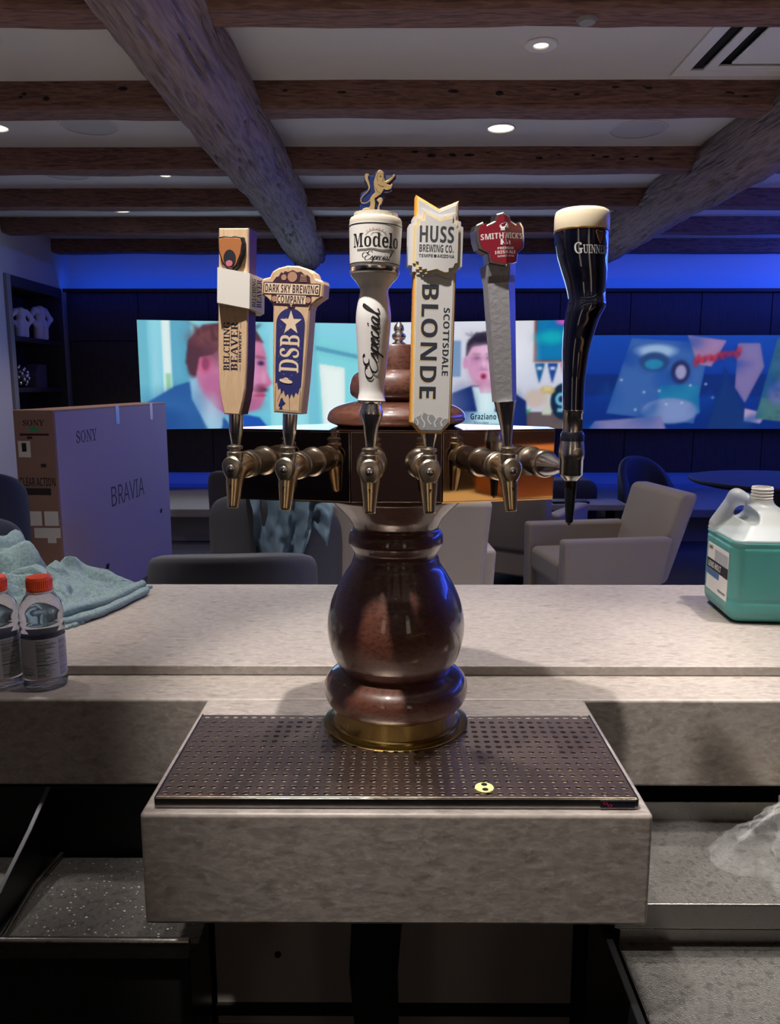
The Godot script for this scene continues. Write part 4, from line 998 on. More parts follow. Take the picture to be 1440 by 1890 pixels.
	spread.sweep(smooth2(vv([-0.26, 0.150, -0.08, 0.165, 0.02, 0.160, 0.062, 0.135, 0.085, 0.06, 0.13, -0.04, 0.168, -0.15]), 8).map(func(q): return Vector3(q.x, 0.021 + 0.006 * sin(q.x * 40.0), q.y)), range(49).map(func(i): return 0.0175 - 0.00012 * i + 0.002 * sin(i * 0.9)), 14)
	spread.sweep(smooth2(vv([0.02, 0.150, 0.08, 0.145, 0.125, 0.09, 0.155, 0.0, 0.182, -0.13]), 8).map(func(q): return Vector3(q.x, 0.011, q.y)), range(33).map(func(i): return 0.0105 + 0.0012 * sin(i * 1.1)), 12)
	solo("crumpled_towel", spread, M.terry, "pale teal terry towel spread in crumpled folds beside the bottles", "towel", "pale teal towels on the bar", Vector3(-0.815, 0.921, -1.815))
	var lump: Geo = heap.call(vv([0.075, -0.02, 0.06, 0.075, -0.06, 0.09, -0.20, 0.08, -0.24, -0.02, -0.16, -0.08, 0.0, -0.085]), 0.150, Vector2(-0.04, 0.0), 238, 0.25, 0.0)
	solo("bunched_towel", lump, M.terry, "pale teal terry towel bunched up high behind the crumpled one", "towel", "pale teal towels on the bar", Vector3(-0.945, 0.921, -1.955))
	# gallon jug of green cleaner
	var shape = func(p: Vector3) -> float:
		var d = rb.call(p - Vector3(0, 0.095, 0), Vector3(0.095, 0.095, 0.105), 0.03)
		var t = clampf((p.y - 0.19) / 0.075, 0, 1)
		var sx = lerpf(0.095, 0.026, pow(t, 0.9)); var sz = lerpf(0.105, 0.026, pow(t, 0.9))
		var sh = rb.call(p - Vector3(lerpf(0.0, -0.005, t), 0.215, 0), Vector3(sx, 0.05, sz), 0.024)
		d = smin.call(d, sh * 0.75, 0.012)
		d = smin.call(d, cap.call(p, Vector3(-0.005, 0.235, 0), Vector3(-0.005, 0.262, 0), 0.025, 0.025), 0.01)
		d = smin.call(d, cap.call(p, Vector3(-0.015, 0.258, -0.004), Vector3(-0.055, 0.272, -0.02), 0.014, 0.016), 0.008)
		d = smin.call(d, cap.call(p, Vector3(-0.055, 0.272, -0.02), Vector3(-0.088, 0.205, -0.035), 0.017, 0.02), 0.012)
		d = maxf(d, -cap.call(p, Vector3(-0.044, 0.236, -0.2), Vector3(-0.044, 0.236, 0.2), 0.0165, 0.0165))
		d += 0.0016 * exp(-pow((p.y - 0.175) / 0.003, 2)) + 0.0016 * exp(-pow((p.y - 0.05) / 0.003, 2))
		return d
	var j := thing("cleaner_jug", "gallon plastic jug of green liquid, uncapped, at the bar's right", "jug", Vector3(0.852, 0.921, -1.795), -0.08)
	var hdpe := mat(Color(0.76, 0.78, 0.78, 0.5), 0.35)
	hdpe.transparency = BaseMaterial3D.TRANSPARENCY_ALPHA
	part("jug_body", Geo.new().nets(func(p): return maxf(shape.call(p), 0.186 - p.y), Vector3(-0.12, 0.17, -0.125), Vector3(0.12, 0.30, 0.125), 0.004), hdpe, j)
	var teal := mat(c8(84, 158, 154), 0.28)
	teal.subsurf_scatter_enabled = true; teal.subsurf_scatter_strength = 0.7
	part("green_liquid", Geo.new().nets(func(p): return maxf(shape.call(p), p.y - 0.1855), Vector3(-0.11, -0.01, -0.12), Vector3(0.11, 0.20, 0.12), 0.0045), teal, j)
	var nk := [Vector2(0.020, 0.262)]
	for i in 4: nk.append_array([Vector2(0.0225, 0.270 + i * 0.007), Vector2(0.0242, 0.2725 + i * 0.007), Vector2(0.0225, 0.275 + i * 0.007)])
	nk.append_array([Vector2(0.0225, 0.298), Vector2(0.0195, 0.298), Vector2(0.0195, 0.25)])
	part("threaded_neck", Geo.new().lathe(nk, 40, Vector3(-0.005, 0, 0)), M.white, j)
	var on = func(p: Vector3) -> Vector3: return Vector3(-0.0958 - p.z, p.y, p.x)
	part("label", Geo.new().box(Vector3(-0.0954, 0.10, 0.006), Vector3(0.0012, 0.112, 0.145)), M.print_white, j)
	part("label_band", Geo.new().box(Vector3(-0.0961, 0.107, 0.006), Vector3(0.0006, 0.024, 0.145)), M.black_ink, j)
	part("label_blue", Geo.new().box(Vector3(-0.0961, 0.087, -0.022), Vector3(0.0006, 0.014, 0.088)), mat(c8(76, 112, 160), 0.4), j)
	part("label_grey", Geo.new().box(Vector3(-0.0961, 0.132, 0.03), Vector3(0.0005, 0.03, 0.09)), mat(c8(176, 178, 184), 0.5), j)
	part("label_text", letters("LENS HOLT", false, true, 0.09, 0.014, func(p): return on.call(p + Vector3(-0.012, 0.107, 0.0008))), M.print_white, j)
	part("label_text", letters("LABS", false, true, 0.03, 0.008, func(p): return on.call(p + Vector3(-0.045, 0.147, 0.0008))), M.black_ink, j)
	part("label_text", letters("AQUALOGIC", false, true, 0.05, 0.007, func(p): return on.call(p + Vector3(0.045, 0.056, 0.0008))), M.black_ink, j)

# ---------------------------------------------------------------- tower and tray
func tower() -> void:
	var t := thing("drip_tray", "steel drip tray with a perforated grate under the taps", "drip tray", Vector3(0.003, 0.9, -1.0875))
	t.scale = Vector3(1.008, 0.64, 1.0)
	var st := mat(c8(224, 220, 212), 0.4, 0.5)
	var g := Geo.new()
	g.box(Vector3(0, 0.0165, 0), Vector3(0.626, 0.003, 0.262), 0.001)  # raised pale floor added so the grate holes look bright
	var rim := Geo.new().box(Vector3(0, 0.0125, 0.131), Vector3(0.63, 0.021, 0.0022), 0.001).box(Vector3(0, 0.0125, -0.131), Vector3(0.63, 0.021, 0.0022), 0.001)
	for s in [-1.0, 1.0]: rim.box(Vector3(s * 0.314, 0.0135, 0), Vector3(0.0024, 0.023, 0.264), 0.001)
	part("pan_wall", rim, mat(c8(150, 148, 148), 0.2, 1.0), t)
	g.box(Vector3(0, 0.001, 0), Vector3(0.61, 0.002, 0.25))
	part("pan", g, st, t)
	var pl := Geo.new()
	var cw := 0.6236 / 41.0
	var ch := 0.256 / 15.0
	for i in 41:
		for k in 15:
			var c = Vector3(-0.3118 + (i + 0.5) * cw, 0.0245, -0.1275 + (k + 0.5) * ch)
			var b = pl.v.size()
			for q in 16:
				var a = TAU * q / 16 + PI / 4
				var e = Vector3(cos(a), 0, -sin(a))
				var m = maxf(absf(e.x), absf(e.z))
				pl.add(c + Vector3(e.x / m * cw * 0.5, 0, e.z / m * ch * 0.5), Vector3.UP)
				pl.add(c + e * 0.0045, Vector3.UP)
				pl.add(c + e * 0.0045, -e)
				pl.add(c + e * 0.0045 - Vector3(0, 0.0016, 0), -e)
			for q in 16:
				var n2 = (q + 1) % 16
				var p0 = b + q * 4; var p1 = b + n2 * 4
				pl.face(p0, p1, p1 + 1); pl.face(p0, p1 + 1, p0 + 1)
				pl.face(p0 + 2, p1 + 2, p1 + 3); pl.face(p0 + 2, p1 + 3, p0 + 3)
	pl.box(Vector3(0, 0.0236, 0.1285), Vector3(0.626, 0.0024, 0.002), 0.0008)
	part("perforated_grate", pl, M.grate, t)
	part("front_trim", Geo.new().box(Vector3(0, 0.0238, 0.1300), Vector3(0.625, 0.0020, 0.0012), 0.0005), M.brass, t)
	var bd := Geo.new().box(Vector3(0.288, 0.0125, 0.1325), Vector3(0.045, 0.015, 0.001), 0.0004)
	part("badge_plate", bd, mat(c8(24, 24, 40), 0.25), t)
	var rings := Geo.new()
	for q in [[0.2715, 0.015], [0.2775, 0.0105]]:
		var pts := []
		for i in 21: pts.append(Vector2(q[0] + 0.0027 * cos(TAU * i / 20), q[1] + 0.0023 * sin(TAU * i / 20)))
		rings.ribbon(pts, range(21).map(func(_i): return 0.0007), func(p): return Vector3(p.x, p.y, 0.1331))
	part("badge_rings", rings, mat(c8(210, 40, 84), 0.4), t)
	var fr := Geo.new()
	for q in [[0.288, 0.0198, 0.0455, 0.0008], [0.288, 0.0052, 0.0455, 0.0008]]: fr.box(Vector3(q[0], q[1], 0.1327), Vector3(q[2], q[3], 0.0012))
	part("badge_frame", fr, M.steel, t)
	solo("lime_slice", Geo.new().lathe([Vector2(0.0, 0.0), Vector2(0.0125, 0.0), Vector2(0.0128, 0.0009), Vector2(0.0122, 0.0016), Vector2(0.0, 0.0016)], 28), mat(c8(226, 232, 150), 0.5), "small round pale yellow slice on the grate, right of centre", "slice", "", Vector3(0.1215, 0.9159, -0.982))
	var sl := get_node("lime_slice")
	var dk := Geo.new()
	for z in [-0.0066, 0.0066]: dk.put(Geo.new().lathe([Vector2(0.0042, 0.0017), Vector2(0, 0.0018)], 16, Vector3(0.0005, 0, z)))
	part("dark_spot", dk, M.matt_black, sl)

	var w := thing("beer_tower", "turned dark wood beer tower with a polished three-sided head", "beer tower", Vector3(0.003, 0.9, -1.2))
	var y0 := -0.9
	part("riser", Geo.new().lathe([Vector2(0, 0.0006), Vector2(0.098, 0.0006), Vector2(0.098, 0.0162), Vector2(0, 0.0162)], 48).bend(func(p): return Vector3(p.x, p.y, minf(p.z, -0.019) - 0.002)), M.base_brass, w)
	part("base_flange", Geo.new().lathe([Vector2(0.0, 0.0162), Vector2(0.1150, 0.0162), Vector2(0.1156, 0.0180), Vector2(0.1140, 0.0190), Vector2(0.101, 0.0190)], 72), M.base_brass, w)
	part("base_ring", Geo.new().lathe([Vector2(0.1035, 0.0190), Vector2(0.1035, 0.0225), Vector2(0.1000, 0.0245), Vector2(0.0985, 0.0480), Vector2(0.09, 0.0480)], 72), M.base_brass, w)
	var prof := [Vector2(0.088, 0.0470), Vector2(0.0985, 0.0478)]
	for q in smooth2([Vector2(0.1000, 0.0485), Vector2(0.1098, 0.0565), Vector2(0.1140, 0.0705), Vector2(0.1126, 0.0850), Vector2(0.1050, 0.0960), Vector2(0.0920, 0.1030)], 6): prof.append(q)
	prof.append(Vector2(0.0880, 0.1045)); prof.append(Vector2(0.0862, 0.1060))
	for q in smooth2([Vector2(0.0866, 0.1075), Vector2(0.0955, 0.1215), Vector2(0.1028, 0.1400), Vector2(0.1075, 0.1640), Vector2(0.1074, 0.1880), Vector2(0.1020, 0.2140), Vector2(0.0920, 0.2380), Vector2(0.0800, 0.2590), Vector2(0.0705, 0.2740), Vector2(0.0665, 0.2860)], 6): prof.append(q)
	prof.append(Vector2(0.0650, 0.2880))
	for q in smooth2([Vector2(0.0650, 0.2895), Vector2(0.0655, 0.2955), Vector2(0.0700, 0.3030), Vector2(0.0735, 0.3085)], 4): prof.append(q)
	prof.append_array([Vector2(0.0738, 0.3110), Vector2(0.0728, 0.3215), Vector2(0.0690, 0.3285), Vector2(0.0662, 0.3310), Vector2(0.0660, 0.3330)])
	for q in smooth2([Vector2(0.0665, 0.3360), Vector2(0.0735, 0.3480), Vector2(0.0835, 0.3590), Vector2(0.0950, 0.3700), Vector2(0.1050, 0.3790)], 5): prof.append(q)
	prof.append_array([Vector2(0.1058, 0.3830), Vector2(0.1056, 0.3880), Vector2(0.0, 0.3885)])
	part("column", Geo.new().lathe(prof, 96), M.burl, w)
	# the head: a plan of three mirror faces in front, closed behind
	var plan := [Vector2(-0.063, 0.130), Vector2(0.063, 0.130), Vector2(0.2245, 0.0867), Vector2(0.2245, 0.035), Vector2(0.07, -0.08), Vector2(-0.07, -0.08), Vector2(-0.2245, 0.035), Vector2(-0.2245, 0.0867)]
	var yb := 0.3900; var yt := 0.4865
	var names := ["front_plate", "side_plate", "end_plate", "back_plate", "back_plate", "back_plate", "end_plate", "side_plate"]
	for i in 8:
		var a: Vector2 = plan[i]; var b: Vector2 = plan[(i + 1) % 8]
		var d = (b - a).normalized()
		var len2 = a.distance_to(b)
		var pg := Geo.new().box(Vector3.ZERO, Vector3(len2 - 0.0012, yt - yb, 0.002), 0.0009, 2)
		var x3 = Vector3(d.x, 0, d.y)
		var n3 = Vector3(-d.y, 0, d.x)
		if n3.dot(Vector3((a + b).x, 0, (a + b).y)) < 0: n3 = -n3
		var mid = (a + b) * 0.5
		part(names[i], Geo.new().put(pg, Transform3D(Basis(x3, Vector3.UP, n3), Vector3(mid.x, (yt + yb) / 2, mid.y) - n3 * 0.001)), M.mirror, w)
	var topp := Geo.new().prism(plan.map(func(q): return Vector2(q.x, -q.y)), 0, 0.0022, 0.0006, func(p): return Vector3(p.x, p.z + yt + 0.0002, -p.y))
	part("top_plate", topp, M.mirror, w)
	part("bottom_plate", Geo.new().prism(plan.map(func(q): return Vector2(q.x * 0.996, -q.y * 0.996)), 0, 0.0015, 0, func(p): return Vector3(p.x, p.z + yb - 0.0016, -p.y)), M.mirror, w)
	var crown := [Vector2(0.0, 0.4890), Vector2(0.088, 0.4890)]
	for q in smooth2([Vector2(0.0900, 0.4895), Vector2(0.1015, 0.4950), Vector2(0.1045, 0.5020), Vector2(0.1010, 0.5105), Vector2(0.0900, 0.5180), Vector2(0.0760, 0.5225)], 5): crown.append(q)
	crown.append_array([Vector2(0.0700, 0.5240), Vector2(0.0560, 0.5265)])
	for q in smooth2([Vector2(0.0575, 0.5275), Vector2(0.0672, 0.5340), Vector2(0.0705, 0.5430), Vector2(0.0690, 0.5540), Vector2(0.0640, 0.5640), Vector2(0.0540, 0.5705)], 5): crown.append(q)
	crown.append_array([Vector2(0.0345, 0.5725), Vector2(0.0335, 0.6060), Vector2(0.0315, 0.6085), Vector2(0.0, 0.6088)])
	part("crown", Geo.new().lathe(crown, 80), M.burl, w)
	part("finial", Geo.new().lathe([Vector2(0.0, 0.6088), Vector2(0.0105, 0.6088), Vector2(0.0105, 0.6108), Vector2(0.0062, 0.6135), Vector2(0.0058, 0.6150), Vector2(0.0090, 0.6172), Vector2(0.0107, 0.6208), Vector2(0.0100, 0.6240), Vector2(0.0066, 0.6262), Vector2(0.0058, 0.6275), Vector2(0.0076, 0.6300), Vector2(0.0078, 0.6330), Vector2(0.0064, 0.6370), Vector2(0.0036, 0.6410), Vector2(0.0, 0.6426)], 40, Vector3(0.004, 0, 0)), M.chrome, w)

# ---------------------------------------------------------------- taps
func ring_z(prof: Array, segs := 32) -> Geo:   # turned round the z axis: Vector2(radius, z)
	return Geo.new().put(Geo.new().lathe(prof, segs), Transform3D(Basis(Vector3.RIGHT, Vector3.BACK, Vector3.DOWN), Vector3.ZERO))

func faucet(label: String, at: Vector3, turn: float, p: float) -> Node3D:
	var t := thing("beer_tap", label, "beer tap", at, deg_to_rad(turn), "taps on the beer tower")
	part("shank", ring_z([Vector2(0.0, -p), Vector2(0.0205, -p), Vector2(0.0205, -p + 0.004), Vector2(0.0180, -p + 0.006), Vector2(0.0165, -p + 0.008), Vector2(0.0165, -0.046), Vector2(0.0, -0.046)]), M.nickel, t)
	part("coupling_nut", ring_z([Vector2(0.0, -0.0495), Vector2(0.0172, -0.0495), Vector2(0.0182, -0.048), Vector2(0.0182, -0.040), Vector2(0.0168, -0.039), Vector2(0.0168, -0.0355), Vector2(0.0180, -0.0345), Vector2(0.0180, -0.0290), Vector2(0.0165, -0.0275), Vector2(0.0, -0.0275)]), M.nickel, t)
	var path := smooth2([Vector3(0, 0, -0.028), Vector3(0, 0.0, -0.017), Vector3(0, -0.004, -0.004), Vector3(0, -0.018, 0.0035), Vector3(0, -0.036, 0.0075), Vector3(0, -0.0525, 0.0115)].map(func(q): return Vector2(q.y, q.z)), 5).map(func(q): return Vector3(0, q.x, q.y))
	var rads := []
	for i in path.size():
		var k = float(i) / (path.size() - 1)
		rads.append(lerpf(0.0153, 0.0145, k / 0.4) if k < 0.4 else lerpf(0.0145, 0.0070, pow((k - 0.4) / 0.6, 0.8)))
	path.append(path[-1] + Vector3(0, 0, 0)); rads.append(0.0059)
	path.append(path[-1] + Vector3(0, 0.010, -0.0025)); rads.append(0.0054)
	part("spout", Geo.new().sweep(path, rads, 28), M.brass, t)
	part("spout_bore", Geo.new().lathe([Vector2(0.0, 0), Vector2(0.0053, 0)], 16).bend(func(q): return q + Vector3(0, -0.0492, 0.0107)), M.black, t)
	var hub := Geo.new().put(Geo.new().lathe([Vector2(0.0136, 0.0), Vector2(0.0136, 0.003), Vector2(0.0115, 0.0052), Vector2(0.006, 0.0062), Vector2(0.0, 0.0064)], 28), Transform3D(Basis(Vector3(1, 0, 0), Vector3(0, 0, 1), Vector3(0, -1, 0)), Vector3(0, 0.001, 0.0085)))
	hub.bend(func(q): return Vector3(q.x * (1.0 if q.y > 0 else 1.0 + q.y * 14.0), q.y * (1.0 if q.y > 0 else 1.5), q.z))
	part("front_cap", hub, M.nickel, t)
	part("pivot_screw", Geo.new().put(Geo.new().lathe([Vector2(0.0050, -0.004), Vector2(0.0050, 0.0018), Vector2(0.0038, 0.0028), Vector2(0.0, 0.003)], 20), Transform3D(Basis(Vector3(1, 0, 0), Vector3(0, 0, 1), Vector3(0, -1, 0)), Vector3(0, -0.001, 0.0145))), M.chrome, t)
	part("spout_slot", Geo.new().prism([Vector2(-0.0016, -0.0215), Vector2(0.0, -0.0265), Vector2(0.0016, -0.0215)], 0.0, 0.0008, 0, func(q): return q + Vector3(0, 0, 0.0163)), M.black, t)
	var col := Geo.new().lathe([Vector2(0.0, 0.006), Vector2(0.0098, 0.006), Vector2(0.0098, 0.0120), Vector2(0.0105, 0.0128), Vector2(0.0105, 0.0190), Vector2(0.0092, 0.0202), Vector2(0.0068, 0.0206), Vector2(0.0068, 0.0224), Vector2(0.0092, 0.0228), Vector2(0.0098, 0.0236), Vector2(0.0098, 0.0266), Vector2(0.0086, 0.0276), Vector2(0.0056, 0.0282), Vector2(0.0050, 0.031)], 36)
	for i in 36: col.box(Vector3(sin(i * TAU / 36) * 0.0098, 0.0251, cos(i * TAU / 36) * 0.0098), Vector3(0.0007, 0.0028, 0.0007))
	part("collar", col, M.nickel, t)
	return t

func handle_of(t: Node3D, label: String, roll := 0.0) -> Node3D:
	var h := Node3D.new()
	h.name = "handle"; t.add_child(h)
	h.set_meta("label", label)
	h.rotation_degrees.z = roll
	return h

func ferrule(h: Node3D) -> void:
	part("ferrule", Geo.new().lathe([Vector2(0.0, 0.0280), Vector2(0.0055, 0.0282), Vector2(0.0086, 0.0440), Vector2(0.0088, 0.0446), Vector2(0.0093, 0.0690), Vector2(0.0, 0.0690)], 36), M.chrome, h)

func flat(z: float, ox := 0.0, oy := 0.0, turn := 0.0):   # lays lettering on a plane at z, moved and turned (degrees)
	var a := deg_to_rad(turn)
	return func(p): return Vector3(ox + p.x * cos(a) - p.y * sin(a), oy + p.x * sin(a) + p.y * cos(a), z)

func taps() -> void:
	# 1: square wooden post with a white collar
	var t := faucet("leftmost tap, its wooden post handle with a brown plaque and white collar", Vector3(-0.206, 1.345, -1.016), -15.0, 0.0905)
	var h := handle_of(t, "two-tone wooden post handle", -2.6)
	ferrule(h)
	var half := [Vector2(0.0108, 0.0680), Vector2(0.0150, 0.0850), Vector2(0.0178, 0.1010), Vector2(0.0194, 0.1280), Vector2(0.0198, 0.1600), Vector2(0.0198, 0.2940)]
	var out := []
	for q in half: out.append(q)
	for i in half.size(): out.append(Vector2(-half[-1 - i].x, half[-1 - i].y))
	part("post", Geo.new().prism(out, -0.012, 0.0082, 0.0), M.walnut, h)
	part("front_face", Geo.new().prism(out, 0.0082, 0.0125, 0.0012), M.maple, h)
	var pc := [Vector2(-0.0285, -0.020), Vector2(-0.0155, 0.0235), Vector2(0.0245, 0.0165), Vector2(0.0315, -0.012), Vector2(0.02, -0.026), Vector2(-0.02, -0.028)]
	var th := [0.2375, 0.2465, 0.2405, 0.2370, 0.2350, 0.2350]
	var bh := [0.1965, 0.2045, 0.1985, 0.1950, 0.1930, 0.1930]
	var cg := Geo.new()
	for i in 6:
		var j = (i + 1) % 6
		cg.quad(Vector3(pc[i].x, bh[i], pc[i].y), Vector3(pc[j].x, bh[j], pc[j].y), Vector3(pc[j].x, th[j], pc[j].y), Vector3(pc[i].x, th[i], pc[i].y))
	for i in range(1, 5):
		cg.tri(Vector3(pc[0].x, th[0], pc[0].y), Vector3(pc[i].x, th[i], pc[i].y), Vector3(pc[i + 1].x, th[i + 1], pc[i + 1].y))
		cg.tri(Vector3(pc[0].x, bh[0], pc[0].y), Vector3(pc[i + 1].x, bh[i + 1], pc[i + 1].y), Vector3(pc[i].x, bh[i], pc[i].y))
	part("white_collar", cg, M.white, h)
	var sd = (pc[3] - pc[2]).normalized()
	part("collar_lettering", letters("BELCHING", true, true, 0.034, 0.007, func(p): return Vector3(pc[2].x + sd.x * (0.008 - p.y) + 0.0004, 0.218 + p.x, pc[2].y + sd.y * (0.008 - p.y))), M.ink, h)
	part("collar_lettering", letters("BEAVER", true, true, 0.034, 0.009, func(p): return Vector3(pc[2].x + sd.x * (0.018 - p.y) + 0.0004, 0.218 + p.x, pc[2].y + sd.y * (0.018 - p.y))), M.ink, h)
	var z := 0.01262
	part("lettering", letters("BELCHING", true, true, 0.060, 0.0085, flat(z, -0.0078, 0.1525, 90)), M.ink, h)
	part("lettering", letters("BEAVER", true, true, 0.060, 0.0095, flat(z, 0.0028, 0.1525, 90)), M.ink, h)
	part("lettering", letters("— BREWERY —", false, true, 0.060, 0.0036, flat(z, 0.0106, 0.1525, 90)), M.ink, h)
	# a plain shield-shaped plaque stands where the photo has the brewer's animal badge
	var pq := [Vector2(-0.0175, 0.019), Vector2(-0.0165, 0.002), Vector2(-0.011, -0.012), Vector2(-0.004, -0.020), Vector2(0.003, -0.022), Vector2(0.010, -0.016), Vector2(0.016, -0.002), Vector2(0.018, 0.012), Vector2(0.016, 0.019), Vector2(0.006, 0.0205), Vector2(0.0, 0.0195), Vector2(-0.008, 0.0205)]
	part("plaque", Geo.new().prism(pq, 0.0124, 0.0185, 0.001, func(p): return p + Vector3(-0.0005, 0.2635, 0)), M.black_ink, h)
	part("plaque_field", Geo.new().prism(pq.map(func(q): return q * 0.86), 0.0184, 0.0193, 0.0004, func(p): return p + Vector3(-0.0012, 0.2642, 0)), mat(c8(172, 108, 62), 0.5), h)
	var ovl := []
	for i in 24: ovl.append(Vector2(cos(TAU * i / 24) * 0.0082, sin(TAU * i / 24) * 0.0105))
	part("plaque_field", Geo.new().prism(ovl, 0.0192, 0.0199, 0.0002, func(p): return p + Vector3(-0.0012, 0.2575, 0)), mat(c8(36, 36, 44), 0.5), h)
	part("plaque_field", Geo.new().prism(ovl.map(func(q): return q * Vector2(0.55, 0.35)), 0.0198, 0.0203, 0.0001, func(p): return p + Vector3(-0.0014, 0.2515, 0)), mat(c8(196, 110, 130), 0.5), h)

	# 2: pale wood with a navy panel
	t = faucet("second tap from the left, pale wood handle with a navy star panel", Vector3(-0.1355, 1.345, -0.998), -15.0, 0.0897)
	h = handle_of(t, "pale wooden handle with a shaped head", -3.8)
	ferrule(h)
	var o2 := vv([-0.0185, 0.0700, 0.0185, 0.0700, 0.0212, 0.1100, 0.0232, 0.1640, 0.0240, 0.1960, 0.0258, 0.2020, 0.0330, 0.2080, 0.0400, 0.2125, 0.0405, 0.2270, 0.0390, 0.2310, 0.0300, 0.2335, 0.0268, 0.2400, 0.0190, 0.2445, 0.0070, 0.2475, -0.0070, 0.2475, -0.0190, 0.2445, -0.0268, 0.2400, -0.0300, 0.2335, -0.0390, 0.2310, -0.0405, 0.2270, -0.0400, 0.2125, -0.0330, 0.2080, -0.0258, 0.2020, -0.0240, 0.1960, -0.0232, 0.1640, -0.0212, 0.1100])
	part("wooden_body", Geo.new().prism(o2, -0.0105, 0.0105, 0.0018), M.maple, h)
	z = 0.0108
	var navy := mat(c8(42, 44, 104), 0.5)
	var pan := []
	for i in 17: pan.append(Vector2(cos(PI * i / 16) * 0.0188, 0.1790 + sin(PI * i / 16) * 0.0185))
	pan.append_array(vv([-0.0178, 0.1250, -0.0172, 0.1060, -0.0150, 0.1080, -0.0130, 0.0985, -0.0105, 0.1010, -0.0085, 0.0935, -0.0060, 0.0985, -0.0030, 0.0910, 0.0000, 0.0950, 0.0025, 0.0885, 0.0050, 0.0950, 0.0080, 0.0900, 0.0105, 0.0970, 0.0135, 0.0945, 0.0160, 0.1040, 0.0170, 0.1010, 0.0178, 0.1250]))
	part("navy_panel", Geo.new().prism(pan, z - 0.0004, z, 0), navy, h)
	var cream := mat(c8(226, 204, 176), 0.5)
	var star := []
	for i in 10:
		var rr = 0.0150 if i % 2 == 0 else 0.0060
		star.append(Vector2(sin(TAU * i / 10 + 0.28 - PI / 2) * rr + 0.0005, cos(TAU * i / 10 + 0.28 - PI / 2) * rr + 0.1800))
	part("star", Geo.new().prism(star, z, z + 0.00015, 0), cream, h)
	part("lettering", letters("DSB", true, true, 0.0450, 0.0255, flat(z + 0.00012, 0.0, 0.1430, 90)), cream, h)
	var sp := Geo.new()
	var rg := RandomNumberGenerator.new(); rg.seed = 12
	for i in 60:
		var c = Vector2(rg.randf_range(-0.015, 0.015), rg.randf_range(0.112, 0.186))
		var s = rg.randf_range(0.00015, 0.00035)
		sp.quad(Vector3(c.x - s, c.y - s, z + 0.0002), Vector3(c.x + s, c.y - s, z + 0.0002), Vector3(c.x + s, c.y + s, z + 0.0002), Vector3(c.x - s, c.y + s, z + 0.0002))
	part("star_specks", sp, cream, h).set_meta("kind", "stuff")
	var sau := []
	for i in 20: sau.append(Vector2(cos(TAU * i / 20) * 0.0088, sin(TAU * i / 20) * 0.0026).rotated(-0.12) + Vector2(-0.003, 0.1095))
	var dome := []
	for i in 12: dome.append(Vector2(cos(PI * i / 11) * 0.0036, sin(PI * i / 11) * 0.0026) + Vector2(-0.0033, 0.1112))
	part("saucer", Geo.new().prism(sau, z, z + 0.0005, 0).prism(dome, z, z + 0.0005, 0), cream, h)
	part("walking_figure", Geo.new().prism(vv([-0.0105, 0.0745, -0.0062, 0.0745, -0.0068, 0.0790, -0.0052, 0.0825, -0.0030, 0.0818, -0.0028, 0.0828, -0.0055, 0.0842, -0.0060, 0.0870, -0.0075, 0.0888, -0.0092, 0.0875, -0.0098, 0.0850, -0.0115, 0.0800, -0.0118, 0.0785, -0.0102, 0.0805, -0.0096, 0.0780]), z - 0.0004, z, 0), navy, h)
	var ln := Geo.new()
	for s in [[-0.0165, 0.1040, -0.0160, 0.0738], [-0.0160, 0.0738, 0.0160, 0.0738], [0.0160, 0.0738, 0.0168, 0.1000], [-0.0135, 0.0840, -0.0070, 0.1020], [0.0035, 0.0740, 0.0010, 0.1020]]: ln.ribbon(vv(s), [0.0004, 0.0004], flat2(z + 0.0001))
	part("border_line", ln, navy, h)
	# the brewer's emblem on the head
	var dk := mat(c8(62, 34, 50), 0.5)
	var tan_ink := mat(c8(176, 134, 112), 0.5)
	part("emblem_frame", Geo.new().prism(vv([-0.0375, 0.2130, 0.0360, 0.2130, 0.0365, 0.2275, -0.0375, 0.2275]), z - 0.0004, z, 0).prism(vv([-0.0230, 0.2000, 0.0220, 0.2000, 0.0260, 0.2060, 0.0255, 0.2135, -0.0265, 0.2135, -0.0270, 0.2060]), z - 0.0005, z - 0.0001, 0).prism(vv([-0.0260, 0.2270, 0.0240, 0.2270, 0.0225, 0.2345, 0.0190, 0.2375, 0.0170, 0.2360, 0.0110, 0.2410, 0.0060, 0.2400, 0.0, 0.2425, -0.0060, 0.2400, -0.0100, 0.2410, -0.0120, 0.2385, -0.0150, 0.2395, -0.0180, 0.2345, -0.0215, 0.2335]), z - 0.0005, z - 0.0001, 0), dk, h)
	part("emblem_field", Geo.new().prism(vv([-0.0363, 0.2142, 0.0348, 0.2142, 0.0353, 0.2263, -0.0363, 0.2263]), z, z + 0.0002, 0).prism(vv([-0.0195, 0.2030, 0.0185, 0.2030, 0.0185, 0.2128, -0.0195, 0.2128]), z, z + 0.0002, 0), cream, h)
	part("emblem_lettering", letters("DARK SKY BREWING", false, true, 0.0690, 0.0094, flat(z + 0.0003, -0.0005, 0.2203, 0)), dk, h)
	part("emblem_lettering", letters("COMPANY", false, true, 0.0355, 0.0088, flat(z + 0.0003, -0.0008, 0.2078, 0)), dk, h)
	var em := Geo.new()
	for q in [[0.0, 0.2345, 0.0062], [-0.0225, 0.2078, 0.0036], [0.0215, 0.2078, 0.0036], [-0.011, 0.2335, 0.0035]]:
		var cc := []
		for i in 20: cc.append(Vector2(q[0] + cos(TAU * i / 20) * q[2], q[1] + sin(TAU * i / 20) * q[2]))
		em.prism(cc, z, z + 0.0003, 0)
	em.prism(vv([0.0090, 0.2290, 0.0190, 0.2290, 0.0180, 0.2365, 0.0110, 0.2380]), z, z + 0.0003, 0)
	part("emblem_picture", em, tan_ink, h)
	var hatch := Geo.new()
